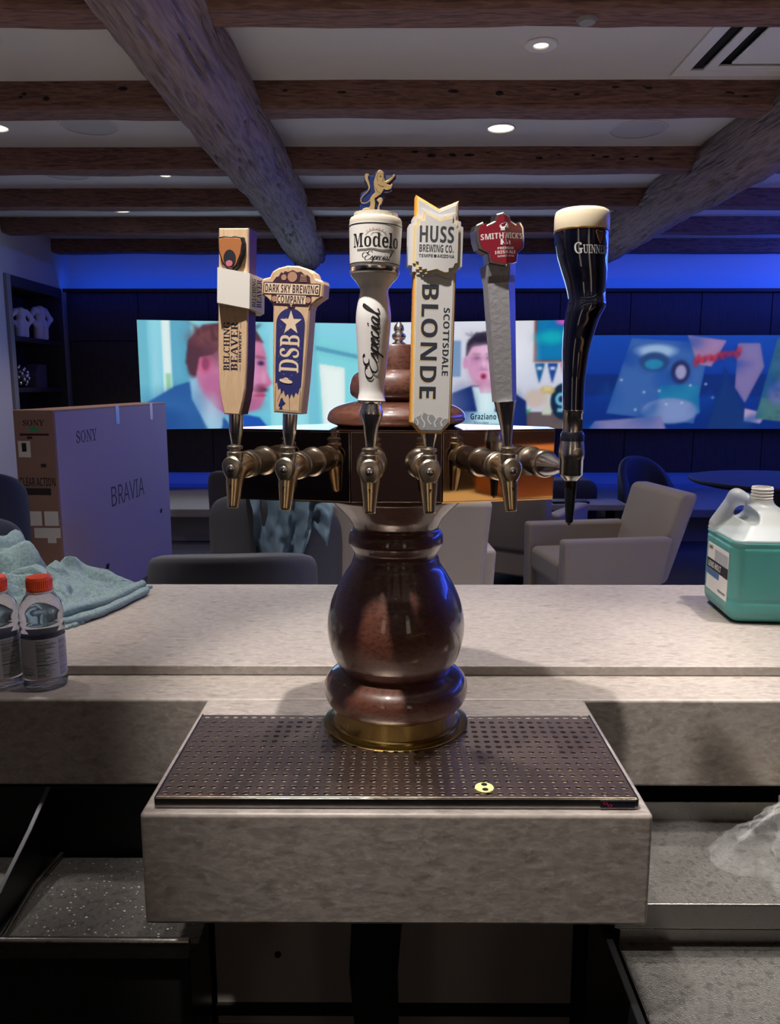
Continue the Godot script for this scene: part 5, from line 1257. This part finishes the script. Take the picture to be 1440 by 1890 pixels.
	for i in 5: hatch.ribbon(vv([0.0095 + i * 0.002, 0.2292, 0.0108 + i * 0.0017, 0.2378]), [0.0004, 0.0004], flat2(z + 0.0005))
	for i in 3: hatch.ribbon(vv([0.0093, 0.2308 + i * 0.002, 0.0186, 0.2308 + i * 0.002]), [0.0004, 0.0004], flat2(z + 0.0005))
	hatch.ribbon(vv([-0.0200, 0.2018, 0.0190, 0.2018]), [0.0005, 0.0005], flat2(z + 0.0003))
	hatch.ribbon(vv([-0.0020, 0.1985, 0.0025, 0.1992]), [0.0012, 0.0004], flat2(z + 0.0005))
	part("emblem_hatching", hatch, dk, h)
	var sh := []
	for i in 20: sh.append(Vector2(cos(TAU * i / 20) * 0.0052, 0.2002 + sin(TAU * i / 20) * 0.0042))
	part("emblem_frame", Geo.new().prism(sh, z - 0.0004, z + 0.0001, 0), dk, h)
	part("emblem_lettering", letters("T", false, true, 0.0035, 0.0040, flat(z + 0.0004, 0.0, 0.2003, 0)), cream, h)

	modelo_tap(); huss_tap(); red_tap(); stout_tap()

func flat2(z: float):
	return func(p): return Vector3(p.x, p.y, z)

func modelo_tap() -> void:
	var t := faucet("third tap, white turned handle topped by a gold lion", Vector3(-0.0302, 1.345, -0.973), 0.0, 0.0950)
	var h := handle_of(t, "white turned handle with a barrel head and gold lion", -1.6)
	part("ferrule", Geo.new().lathe([Vector2(0.0, 0.0280), Vector2(0.0056, 0.0282), Vector2(0.0078, 0.0440), Vector2(0.0082, 0.0448), Vector2(0.0100, 0.0560), Vector2(0.0146, 0.0690), Vector2(0.0148, 0.0720), Vector2(0.0126, 0.0780), Vector2(0.0122, 0.0815), Vector2(0.0150, 0.0845), Vector2(0.0, 0.0846)], 44), M.chrome, h)
	var porcelain := mat(c8(226, 224, 222), 0.25)
	var pr := [Vector2(0.0, 0.0846), Vector2(0.0166, 0.0848)]
	for q in smooth2([Vector2(0.0174, 0.0862), Vector2(0.0163, 0.0905), Vector2(0.0153, 0.1010), Vector2(0.0175, 0.1270), Vector2(0.0195, 0.1520), Vector2(0.0212, 0.1780), Vector2(0.0208, 0.1920), Vector2(0.0186, 0.2060), Vector2(0.0171, 0.2140), Vector2(0.0175, 0.2190), Vector2(0.0210, 0.2245), Vector2(0.0268, 0.2310)], 5): pr.append(q)
	pr.append_array([Vector2(0.0284, 0.2335), Vector2(0.0, 0.2340)])
	part("grip", Geo.new().lathe(pr, 56), porcelain, h)
	var rad = func(y): return lerpf(0.0289, 0.0311, (y - 0.2335) / 0.058)
	part("barrel", Geo.new().lathe([Vector2(0.0, 0.2335), Vector2(0.0284, 0.2335), Vector2(rad.call(0.2345), 0.2345), Vector2(rad.call(0.2925), 0.2925), Vector2(0.0308, 0.2965), Vector2(0.0296, 0.2985), Vector2(0.0262, 0.2990), Vector2(0.0262, 0.3040), Vector2(0.0, 0.3040)], 64), mat(c8(206, 200, 186), 0.3), h)
	var wrap = func(dr: float, oy: float, ang: float):
		return func(p): return Vector3(sin(p.x / 0.0302 + ang) * (rad.call(oy + p.y) + dr), oy + p.y, cos(p.x / 0.0302 + ang) * (rad.call(oy + p.y) + dr))
	part("label_sleeve", Geo.new().lathe([Vector2(rad.call(0.2440) + 0.0004, 0.2440), Vector2(rad.call(0.2905) + 0.0004, 0.2905)], 64), M.print_white, h)
	for y in [0.2448, 0.2880]: part("label_line", Geo.new().lathe([Vector2(rad.call(y) + 0.0006, y), Vector2(rad.call(y) + 0.0006, y + 0.0011)], 64), M.black_ink, h)
	part("silver_band", Geo.new().lathe([Vector2(rad.call(0.2365), 0.2365), Vector2(rad.call(0.2365) + 0.0005, 0.2370), Vector2(rad.call(0.242) + 0.0005, 0.2420), Vector2(rad.call(0.242), 0.2425)], 64), M.chrome, h)
	var a := 0.06
	part("brand_lettering", letters("Modelo", true, true, 0.0600, 0.0165, wrap.call(0.0005, 0.2705, a), 0.0025), M.black_ink, h)
	var ce := Geo.new()
	var word := "CERVEZA"
	for i in 7:
		var k = (i - 3) / 3.0
		ce.put(letters(word[i], false, false, 0.0022, 0.0028, wrap.call(0.0005, 0.2818 - k * k * 0.0030, a + k * 0.34), 0.0025))
	part("small_lettering", ce, mat(c8(190, 110, 110), 0.5), h)
	var arch := Geo.new()
	for s in [[-0.0125, 0.0, -0.009, 0.0035, -0.004, 0.0055, 0.0, 0.006, 0.004, 0.0055, 0.009, 0.0035, 0.0125, 0.0], [-0.006, 0.0, -0.004, 0.0025, 0.0, 0.003, 0.004, 0.0025, 0.006, 0.0]]:
		var p2 := vv(s)
		arch.ribbon(p2, p2.map(func(_q): return 0.0007), func(p): return wrap.call(0.0006, 0.2755, a).call(Vector3(p.x, p.y, 0)))
	part("label_arch", arch, mat(c8(196, 192, 184), 0.5), h)
	var bar := Geo.new()
	var bp := []
	for i in 25: bp.append(Vector2(-0.024 + 0.002 * i, 0.2592 + (0.0007 * sin((i - 6) * 0.5) if i > 6 and i < 18 else 0.0)))
	bar.ribbon(bp, bp.map(func(_q): return 0.0023), func(p): return wrap.call(0.0006, 0.0, a).call(Vector3(p.x, p.y, 0)))
	part("grey_ribbon", bar, mat(c8(120, 120, 116), 0.4), h)
	part("script_lettering", script_word(func(p): return wrap.call(0.0006, 0.2508, a).call(Vector3(p.x * 0.0118, p.y * 0.0096, 0)), 0.075), M.black_ink, h)
	# the same word written up the grip
	var gr = func(y): return lerpf(0.0160, 0.0214, clampf((y - 0.105) / 0.07, 0, 1)) if y < 0.178 else lerpf(0.0214, 0.0209, (y - 0.178) / 0.014) if y < 0.192 else lerpf(0.0209, 0.0187, (y - 0.192) / 0.014)
	part("script_lettering", script_word(func(p):
		var y = 0.150 + p.x * 0.0272
		var x = -p.y * 0.0190 + 0.0015
		var r = gr.call(y) + 0.0003
		return Vector3(sin(x / 0.019) * r, y, cos(x / 0.019) * r), 0.085), M.black_ink, h)
	# lion
	var blue := vv([-0.0195, 0.3040, -0.0195, 0.3130, -0.0165, 0.3180, -0.0195, 0.3220, -0.0180, 0.3265, -0.0130, 0.3295, -0.0100, 0.3330, -0.0145, 0.3400, -0.0150, 0.3455, -0.0110, 0.3490, -0.0080, 0.3470, -0.0050, 0.3460, -0.0020, 0.3500, 0.0030, 0.3540, 0.0085, 0.3520, 0.0105, 0.3460, 0.0110, 0.3420, 0.0160, 0.3450, 0.0195, 0.3495, 0.0225, 0.3485, 0.0225, 0.3440, 0.0190, 0.3405, 0.0195, 0.3365, 0.0180, 0.3310, 0.0140, 0.3290, 0.0090, 0.3285, 0.0095, 0.3250, 0.0080, 0.3190, 0.0060, 0.3150, 0.0060, 0.3040])
	part("lion_backing", Geo.new().prism(blue, -0.002, 0.0015, 0.0005), mat(c8(24, 40, 92), 0.35), h)
	var gold := mat(c8(186, 160, 112), 0.4, 0.55)
	var body := vv([-0.0035, 0.3395, -0.0010, 0.3475, 0.0008, 0.3515, 0.0030, 0.3530, 0.0058, 0.3522, 0.0082, 0.3495, 0.0085, 0.3450, 0.0100, 0.3405, 0.0140, 0.3425, 0.0180, 0.3462, 0.0200, 0.3488, 0.0215, 0.3470, 0.0190, 0.3435, 0.0150, 0.3400, 0.0118, 0.3378, 0.0160, 0.3362, 0.0182, 0.3388, 0.0190, 0.3365, 0.0172, 0.3325, 0.0130, 0.3312, 0.0088, 0.3318, 0.0074, 0.3290, 0.0050, 0.3262, 0.0005, 0.3230, -0.0020, 0.3215, -0.0010, 0.3160, -0.0015, 0.3105, -0.0015, 0.3065, -0.0060, 0.3058, -0.0090, 0.3075, -0.0130, 0.3050, -0.0185, 0.3042, -0.0155, 0.3090, -0.0115, 0.3105, -0.0080, 0.3105, -0.0066, 0.3140, -0.0075, 0.3205, -0.0050, 0.3245, -0.0015, 0.3275, -0.0028, 0.3335])
	part("lion", Geo.new().prism(body, 0.0012, 0.0040, 0.0006), gold, h)
	part("lion", Geo.new().prism(vv([0.0005, 0.3195, 0.0040, 0.3225, 0.0068, 0.3222, 0.0078, 0.3195, 0.0062, 0.3160, 0.0040, 0.3130, 0.0052, 0.3042, 0.0010, 0.3042, 0.0018, 0.3110, 0.0035, 0.3160]), 0.0012, 0.0036, 0.0005), gold, h)
	var tail := smooth2(vv([-0.0050, 0.3215, -0.0110, 0.3165, -0.0165, 0.3160, -0.0182, 0.3195, -0.0150, 0.3250, -0.0105, 0.3290, -0.0085, 0.3330, -0.0100, 0.3385, -0.0120, 0.3430, -0.0118, 0.3468, -0.0095, 0.3478]), 4)
	var tw := []
	for i in tail.size(): tw.append(0.0009 if i < 22 else lerpf(0.0012, 0.0052, (i - 22.0) / (tail.size() - 23.0)) if i < tail.size() - 3 else 0.0022)
	part("lion_tail", Geo.new().ribbon(tail, tw, func(p): return Vector3(p.x, p.y, 0.0024)), gold, h)
	var marks := Geo.new()
	for s in [[0.0020, 0.3490, 0.0034, 0.3488], [0.0054, 0.3488, 0.0068, 0.3490], [0.0042, 0.3480, 0.0038, 0.3465, 0.0052, 0.3463], [0.0030, 0.3452, 0.0044, 0.3457, 0.0060, 0.3452], [0.0006, 0.3500, 0.0002, 0.3440, 0.0016, 0.3400], [0.0078, 0.3495, 0.0080, 0.3440, 0.0066, 0.3400], [0.0018, 0.3370, 0.0050, 0.3350, 0.0090, 0.3345], [-0.0010, 0.3330, 0.0010, 0.3290, 0.0040, 0.3275]]: marks.ribbon(vv(s), vv(s).map(func(_q): return 0.0005), flat2(0.00415))
	part("lion_lines", marks, mat(c8(70, 54, 40), 0.6), h)

func huss_tap() -> void:
	var t := faucet("fourth tap, tall white and yellow handle with a notched crest", Vector3(0.0430, 1.345, -0.973), 5.0, 0.0950)
	var h := handle_of(t, "white slab handle with yellow edges", -1.2)
	part("ferrule", Geo.new().lathe([Vector2(0.0, 0.0280), Vector2(0.0055, 0.0282), Vector2(0.0094, 0.0460), Vector2(0.0, 0.0460)], 36), M.chrome, h)
	var yel := mat(c8(226, 158, 52), 0.45)
	var pale := mat(c8(222, 200, 150), 0.45)
	var wh := mat(c8(206, 206, 206), 0.4)
	var body := vv([-0.0130, 0.0455, 0.0130, 0.0455, 0.0250, 0.0590, 0.0255, 0.2420, 0.0260, 0.3190, 0.0030, 0.3090, -0.0250, 0.3235, -0.0255, 0.2420, -0.0250, 0.0590])
	part("yellow_slab", Geo.new().prism(body, -0.010, 0.007, 0.0015), yel, h)
	part("pale_edge", Geo.new().prism(Geo.new().inset(PackedVector2Array(body), 0.0016), 0.0065, 0.0084, 0.0004), pale, h)
	part("white_face", Geo.new().prism(Geo.new().inset(PackedVector2Array(body), 0.0034), 0.0080, 0.0092, 0.0003), wh, h)
	var z := 0.0094
	part("lettering_shadow", letters("BLONDE", false, true, 0.1340, 0.0200, flat(z - 0.00012, -0.0066, 0.1542, -90)), pale, h)
	part("lettering", letters("BLONDE", false, true, 0.1340, 0.0200, flat(z - 0.00006, -0.0054, 0.1552, -90)), mat(c8(44, 50, 62), 0.5), h)
	part("lettering", letters("SCOTTSDALE", false, true, 0.0800, 0.0076, flat(z - 0.0001, 0.0150, 0.1560, -90)), mat(c8(44, 50, 62), 0.5), h)
	var sidef = func(p): return Vector3(-0.0260, 0.1500 + p.x * -1.0, -0.0018 - p.y)
	part("side_lettering", letters("GERMAN STYLE KÖLSCH", false, true, 0.1650, 0.0060, sidef), mat(c8(140, 60, 40), 0.5), h)
	var mt := mat(c8(150, 152, 156), 0.5)
	part("mountain", Geo.new().prism(vv([-0.0215, 0.0600, -0.0130, 0.0505, 0.0125, 0.0505, 0.0210, 0.0600, 0.0205, 0.0645, 0.0150, 0.0645, 0.0100, 0.0665, 0.0060, 0.0640, 0.0020, 0.0690, -0.0040, 0.0690, -0.0100, 0.0720, -0.0140, 0.0680, -0.0200, 0.0650]), 0.0090, z + 0.0002, 0), mt, h)
	var snow := Geo.new()
	for s in [[-0.0185, 0.0640, -0.0160, 0.0600, -0.0170, 0.0560], [-0.0100, 0.0710, -0.0120, 0.0650, -0.0080, 0.0590, -0.0090, 0.0530], [-0.0030, 0.0680, -0.0040, 0.0630, 0.0, 0.0570], [0.0070, 0.0640, 0.0040, 0.0590, 0.0060, 0.0540], [0.0150, 0.0640, 0.0120, 0.0600, 0.0140, 0.0550]]:
		var q := smooth2(vv(s), 3)
		snow.ribbon(q, q.map(func(_q): return 0.0019), flat2(z + 0.0004))
	part("mountain_snow", snow, wh, h)
	# stepped crest
	var crest := vv([-0.0225, 0.2330, -0.0150, 0.2345, -0.0150, 0.2310, -0.0060, 0.2330, 0.0, 0.2345, 0.0060, 0.2320, 0.0130, 0.2300, 0.0180, 0.2310, 0.0180, 0.2360, 0.0245, 0.2370, 0.0275, 0.2430, 0.0315, 0.2440, 0.0315, 0.2890, 0.0285, 0.2900, 0.0285, 0.2950, 0.0220, 0.2965, 0.0220, 0.3040, 0.0030, 0.2985, -0.0190, 0.3080, -0.0200, 0.2990, -0.0275, 0.2985, -0.0275, 0.2920, -0.0320, 0.2900, -0.0320, 0.2440, -0.0275, 0.2435, -0.0275, 0.2365, -0.0225, 0.2365])
	var curve = func(p): return Vector3(p.x, p.y, p.z - 4.0 * p.x * p.x)
	part("crest_back", Geo.new().strips(crest, -0.012, 0.0118, 10, func(p): return curve.call(Vector3(p.x * 1.01, p.y, p.z))), wh, h)
	part("crest_edge", Geo.new().strips(crest.map(func(q): return Vector2(q.x * 0.86, 0.268 + (q.y - 0.268) * 0.92)), 0.0110, 0.0131, 10, curve), pale, h)
	part("crest_face", Geo.new().strips(crest.map(func(q): return Vector2(q.x * 0.78 + 0.001, 0.268 + (q.y - 0.268) * 0.84)), 0.0120, 0.0144, 10, curve), wh, h)
	var on = func(oy, ox := 0.0): return func(p): return Vector3(p.x + ox, oy + p.y, 0.01452 - 4.0 * (p.x + ox) * (p.x + ox))
	var grey := mat(c8(62, 66, 70), 0.5)
	part("crest_lettering", letters("HUSS", false, true, 0.0405, 0.0185, on.call(0.2790), 0.0025), grey, h)
	part("crest_lettering", letters("BREWING CO.", false, true, 0.0405, 0.0082, on.call(0.2630), 0.0025), grey, h)
	part("crest_lettering", letters("TEMPE", false, true, 0.0165, 0.0036, on.call(0.2545, -0.0125), 0.0025), grey, h)
	part("crest_lettering", letters("ARIZONA", false, true, 0.0205, 0.0036, on.call(0.2545, 0.0112), 0.0025), grey, h)
	var st := []
	for i in 10:
		var r = 0.0020 if i % 2 == 0 else 0.0008
		st.append(Vector2(sin(TAU * i / 10) * r - 0.0016, cos(TAU * i / 10) * r + 0.2545))
	part("crest_star", Geo.new().prism(st, 0.0142, 0.01452, 0), grey, h)

func red_tap() -> void:
	var t := faucet("fifth tap, silver ridged handle with a dark red shield", Vector3(0.1446, 1.345, -0.990), 15.0, 0.0973)
	var h := handle_of(t, "silver ridged handle with a dark red shield", 4.2)
	var pewter := mat(c8(168, 168, 174), 0.45, 0.6)
	relief(pewter, ntex(noise(401, 0.03, 4), [], 256), 0.03)
	tri3(pewter, Vector3(14, 14, 14), false)
	part("ferrule", Geo.new().lathe([Vector2(0.0, 0.0280), Vector2(0.0052, 0.0282), Vector2(0.0085, 0.0560), Vector2(0.0088, 0.0580), Vector2(0.0140, 0.0835), Vector2(0.0146, 0.0850), Vector2(0.0, 0.0850)], 40), M.chrome, h)
	var sec := [[0.0850, 0.0143, 0.0115], [0.1150, 0.0152, 0.0125], [0.1650, 0.0168, 0.0135], [0.2050, 0.0182, 0.0130], [0.2270, 0.0190, 0.0120], [0.2350, 0.0194, 0.0165], [0.2480, 0.0198, 0.0200]]
	var shaft := Geo.new()
	var sh = func(k: int, s: Array) -> Vector3:
		var pts = [Vector2(-1, -0.75), Vector2(-0.1, -1.0), Vector2(1, -0.75), Vector2(0.97, 0.2), Vector2(0.30, 1.0), Vector2(-0.97, 0.35)]
		return Vector3(pts[k % 6].x * s[1], s[0], pts[k % 6].y * s[2])
	for i in sec.size() - 1:
		for k in 6:
			for q in 3:
				var a0 = sh.call(k, sec[i]).lerp(sh.call(k + 1, sec[i]), 0.06 if q == 1 else (0.94 if q == 2 else -0.06))
				var a1 = sh.call(k, sec[i]).lerp(sh.call(k + 1, sec[i]), 0.94 if q == 1 else (1.0 if q == 2 else 0.06))
				var b0 = sh.call(k, sec[i + 1]).lerp(sh.call(k + 1, sec[i + 1]), 0.06 if q == 1 else (0.94 if q == 2 else -0.06))
				var b1 = sh.call(k, sec[i + 1]).lerp(sh.call(k + 1, sec[i + 1]), 0.94 if q == 1 else (1.0 if q == 2 else 0.06))
				if q == 1: shaft.quad(a1, a0, b0, b1) if false else shaft.quad(a0, a1, b1, b0)
				elif q == 2: shaft.quad(a0, sh.call(k + 1, sec[i]), sh.call(k + 1, sec[i + 1]), b0)
				else: shaft.quad(sh.call(k, sec[i]), a1, b1, sh.call(k, sec[i + 1]))
	part("shaft", shaft, pewter, h)
	# the shield folds along the handle's ridge
	var out := vv([0.0, 0.2440, 0.0175, 0.2490, 0.0195, 0.2600, 0.0290, 0.2660, 0.0310, 0.2780, 0.0305, 0.2900, 0.0260, 0.2960, 0.0225, 0.2955, 0.0220, 0.2920, 0.0110, 0.2965, 0.0090, 0.3020, 0.0, 0.3055, -0.0080, 0.3040, -0.0100, 0.2965, -0.0215, 0.2920, -0.0225, 0.2970, -0.0300, 0.2940, -0.0320, 0.2880, -0.0315, 0.2760, -0.0290, 0.2660, -0.0195, 0.2600, -0.0180, 0.2490])
	var halves := func(src: Array, s: float) -> Array:
		var o := []
		for q in src:
			if q.x * s >= 0.0: o.append(q)
		if s < 0: o = [Vector2(0, 0.0)] + o
		return o
	var fold = func(p): return Vector3(p.x, p.y, p.z - absf(p.x) * 0.42)
	var red := mat(c8(126, 22, 40), 0.35)
	var inner := out.map(func(q): return Vector2(q.x * 0.88, 0.2755 + (q.y - 0.2755) * 0.905))
	for s in [1.0, -1.0]:
		var a := out.filter(func(q): return q.x * s >= -1e-6)
		var b := inner.filter(func(q): return q.x * s >= -1e-6)
		if s < 0:
			a = out.slice(11) + [out[0]]; b = inner.slice(11) + [inner[0]]
		else:
			a = out.slice(0, 12); b = inner.slice(0, 12)
		part("shield_rim", Geo.new().prism(a, 0.004, 0.0205, 0.0012, fold), M.chrome, h)
		part("red_field", Geo.new().prism(b, 0.0195, 0.0213, 0.0, fold), red, h)
	var lay = func(oy, ox := 0.0): return func(p): return Vector3(p.x + ox, oy + p.y, 0.02142 - absf(p.x + ox) * 0.42)
	var sil := mat(c8(216, 212, 214), 0.35)
	part("lettering", letters("SMITHWICK'S", false, true, 0.0530, 0.0066, lay.call(0.2795), 0.0025), sil, h)
	part("lettering", letters("PREMIUM", false, true, 0.0205, 0.0027, lay.call(0.2652, 0.0015), 0.0025), sil, h)
	part("lettering", letters("IRISH ALE", false, true, 0.0270, 0.0036, lay.call(0.2607, 0.0015), 0.0025), sil, h)
	part("lettering", letters("SINCE 1710", false, true, 0.0215, 0.0020, lay.call(0.2562, 0.0015), 0.0025), sil, h)
	var tw := Geo.new()
	for p in [vv([-0.0045, 0.2850, 0.0, 0.2850, 0.0, 0.2885, 0.0052, 0.2880, 0.0052, 0.2920, 0.0035, 0.2935, 0.0020, 0.2930, 0.0020, 0.2940, -0.0002, 0.2940, -0.0002, 0.2930, -0.0030, 0.2930, -0.0055, 0.2915, -0.0055, 0.2885, -0.0045, 0.2880]), vv([-0.0055, 0.2690, -0.0030, 0.2690, -0.0026, 0.2712, -0.0004, 0.2695, 0.0035, 0.2695, 0.0035, 0.2712, 0.0015, 0.2718, 0.0008, 0.2758, -0.0050, 0.2758]), vv([0.0060, 0.2695, 0.0075, 0.2690, 0.0070, 0.2730, 0.0058, 0.2738])]: tw.prism(p, 0.0200, 0.0216, 0, func(q): return Vector3(q.x, q.y, q.z - absf(q.x) * 0.40))
	part("castle_emblem", tw, sil, h)

func stout_tap() -> void:
	var t := thing("beer_tap", "rightmost tap, black glossy glass-shaped handle with a cream top and black spout", "beer tap", Vector3(0.2220, 1.345, -0.982), deg_to_rad(15.0), "taps on the beer tower")
	var p := 0.1235
	part("shank", ring_z([Vector2(0.0, -p), Vector2(0.0205, -p), Vector2(0.0205, -p + 0.005), Vector2(0.0172, -p + 0.007), Vector2(0.0172, -0.086), Vector2(0.0, -0.086)]), M.nickel, t)
	part("coupling_nut", ring_z([Vector2(0.0, -0.092), Vector2(0.0178, -0.092), Vector2(0.0188, -0.090), Vector2(0.0188, -0.073), Vector2(0.0170, -0.071), Vector2(0.0, -0.071)]), M.nickel, t)
	part("taper", ring_z([Vector2(0.0, -0.072), Vector2(0.0158, -0.0715), Vector2(0.0150, -0.062), Vector2(0.0118, -0.048), Vector2(0.0082, -0.036), Vector2(0.0066, -0.026), Vector2(0.0062, -0.006), Vector2(0.0, -0.006)]), M.chrome, t)
	part("valve_body", Geo.new().lathe([Vector2(0.0, -0.0135), Vector2(0.0080, -0.0135), Vector2(0.0086, -0.0125), Vector2(0.0140, -0.0070), Vector2(0.0145, -0.0060), Vector2(0.0145, 0.0130), Vector2(0.0152, 0.0140), Vector2(0.0160, 0.0210), Vector2(0.0152, 0.0300), Vector2(0.0142, 0.0360), Vector2(0.0, 0.0362)], 44), M.chrome, t)
	part("pivot_screw", Geo.new().put(Geo.new().lathe([Vector2(0.0070, -0.004), Vector2(0.0070, 0.0012), Vector2(0.0055, 0.0024), Vector2(0.0, 0.0026)], 28), Transform3D(Basis(Vector3(1, 0, 0), Vector3(0, 0, 1), Vector3(0, -1, 0)), Vector3(0, 0.0215, 0.0150))), M.nickel, t)
	part("black_band", Geo.new().lathe([Vector2(0.0, 0.0362), Vector2(0.0150, 0.0362), Vector2(0.0146, 0.0440), Vector2(0.0130, 0.0472), Vector2(0.0, 0.0472)], 40), mat(c8(18, 20, 30), 0.25), t)
	part("chrome_post", Geo.new().lathe([Vector2(0.0, 0.0472), Vector2(0.0121, 0.0472), Vector2(0.0121, 0.0700), Vector2(0.0132, 0.0712), Vector2(0.0132, 0.0745), Vector2(0.0, 0.0748)], 40), M.chrome, t)
	part("post_window", Geo.new().box(Vector3(0.004, 0.056, 0.0115), Vector3(0.0055, 0.014, 0.002), 0.0005), M.black, t)
	part("nozzle", Geo.new().lathe([Vector2(0.0, -0.0670), Vector2(0.0044, -0.0670), Vector2(0.0050, -0.0640), Vector2(0.0076, -0.0230), Vector2(0.0080, -0.0140), Vector2(0.0, -0.0135)], 36), mat(c8(16, 17, 22), 0.3), t)
	part("nozzle_tip", Geo.new().lathe([Vector2(0.0, -0.0712), Vector2(0.0016, -0.0708), Vector2(0.0026, -0.0690), Vector2(0.0026, -0.0670), Vector2(0.0, -0.0668)], 20), M.nickel, t)
	var h := handle_of(t, "black glossy glass-shaped handle with a cream top")
	var gloss := mat(c8(10, 12, 26), 0.12)
	gloss.clearcoat_enabled = true; gloss.clearcoat = 1.0; gloss.clearcoat_roughness = 0.03
	# height, centre across, centre forward, half width
	var S := [[0.0748, -0.0005, 0.0, 0.0131], [0.0900, -0.0008, 0.0, 0.0132], [0.1120, -0.0010, 0.0, 0.0137], [0.1440, -0.0004, 0.001, 0.0162], [0.1600, 0.0010, 0.002, 0.0178], [0.1760, 0.0028, 0.004, 0.0196], [0.1860, 0.0046, 0.005, 0.0207], [0.1930, 0.0070, 0.006, 0.0218], [0.1975, 0.0090, 0.006, 0.0226], [0.2010, 0.0098, 0.006, 0.0226], [0.2060, 0.0100, 0.005, 0.0221], [0.2140, 0.0094, 0.004, 0.0224], [0.2260, 0.0086, 0.003, 0.0245], [0.2420, 0.0062, 0.002, 0.0276], [0.2570, 0.0044, 0.0, 0.0301], [0.2720, 0.0028, 0.0, 0.0317], [0.2845, 0.0022, 0.0, 0.0322]]
	var ys := S.map(func(q): return q[0])
	var at_y = func(y: float) -> Array:
		var i := 0
		while i < S.size() - 2 and S[i + 1][0] < y: i += 1
		var k = clampf((y - S[i][0]) / (S[i + 1][0] - S[i][0]), 0, 1)
		return [lerpf(S[i][1], S[i + 1][1], k), lerpf(S[i][2], S[i + 1][2], k), lerpf(S[i][3], S[i + 1][3], k)]
	part("glass_body", Geo.new().grid(56, 90, func(u, v):
		var y = lerpf(0.0748, 0.2845, v)
		var c = at_y.call(y); var c1 = at_y.call(y - 0.002); var c2 = at_y.call(y + 0.002)
		for i in 3: c[i] = (c[i] * 2 + c1[i] + c2[i]) / 4.0
		var a = u * TAU
		return Vector3(c[0] + sin(a) * c[2], y, c[1] + cos(a) * c[2]), false, true), gloss, h)
	var hx := 0.0022
	part("gold_line", Geo.new().lathe([Vector2(0.0324, 0.2838), Vector2(0.0328, 0.2845), Vector2(0.0328, 0.2862), Vector2(0.0322, 0.2868)], 64, Vector3(hx, 0, 0)), mat(c8(176, 140, 92), 0.3, 0.8), h)
	part("cream_top", Geo.new().lathe([Vector2(0.0, 0.2862), Vector2(0.0322, 0.2862), Vector2(0.0325, 0.2870), Vector2(0.0326, 0.2990), Vector2(0.0322, 0.3045), Vector2(0.0310, 0.3080), Vector2(0.0280, 0.3098), Vector2(0.0, 0.3100)], 64, Vector3(hx, 0, 0)), mat(c8(226, 212, 184), 0.35), h)
	var wrap = func(oy: float, ang: float): return func(q):
		var c = at_y.call(oy + q.y)
		var a = q.x / 0.0305 + ang
		return Vector3(c[0] + sin(a) * (c[2] + 0.0002), oy + q.y, c[1] + cos(a) * (c[2] + 0.0002))
	var big := Geo.new().put(letters("G", true, true, 0.0098, 0.0125, wrap.call(0.2626, -0.62), 0.0025)).put(letters("UINNESS", true, true, 0.0350, 0.0095, wrap.call(0.2612, 0.12), 0.0025))
	part("lettering", big, mat(c8(206, 206, 210), 0.4), h)
	var harp := Geo.new()
	for s in [[-0.0048, 0.0072, -0.0026, 0.0078, 0.0000, 0.0066, 0.0030, 0.0070, 0.0046, 0.0058, 0.0036, 0.0030, 0.0030, -0.0020, 0.0010, -0.0072], [-0.0048, 0.0072, -0.0038, 0.0040, -0.0018, -0.0020, 0.0010, -0.0072], [-0.0020, 0.0062, 0.0000, -0.0040], [0.0000, 0.0060, 0.0010, -0.0050], [0.0020, 0.0062, 0.0018, -0.0036]]:
		var q := smooth2(vv(s), 4)
		harp.ribbon(q, q.map(func(_q): return 0.0010 if s.size() > 4 else 0.0003), func(w): return wrap.call(0.2745, 0.20).call(Vector3(w.x, w.y, 0)))
	part("harp_emblem", harp, mat(c8(190, 140, 96), 0.4, 0.5), h)
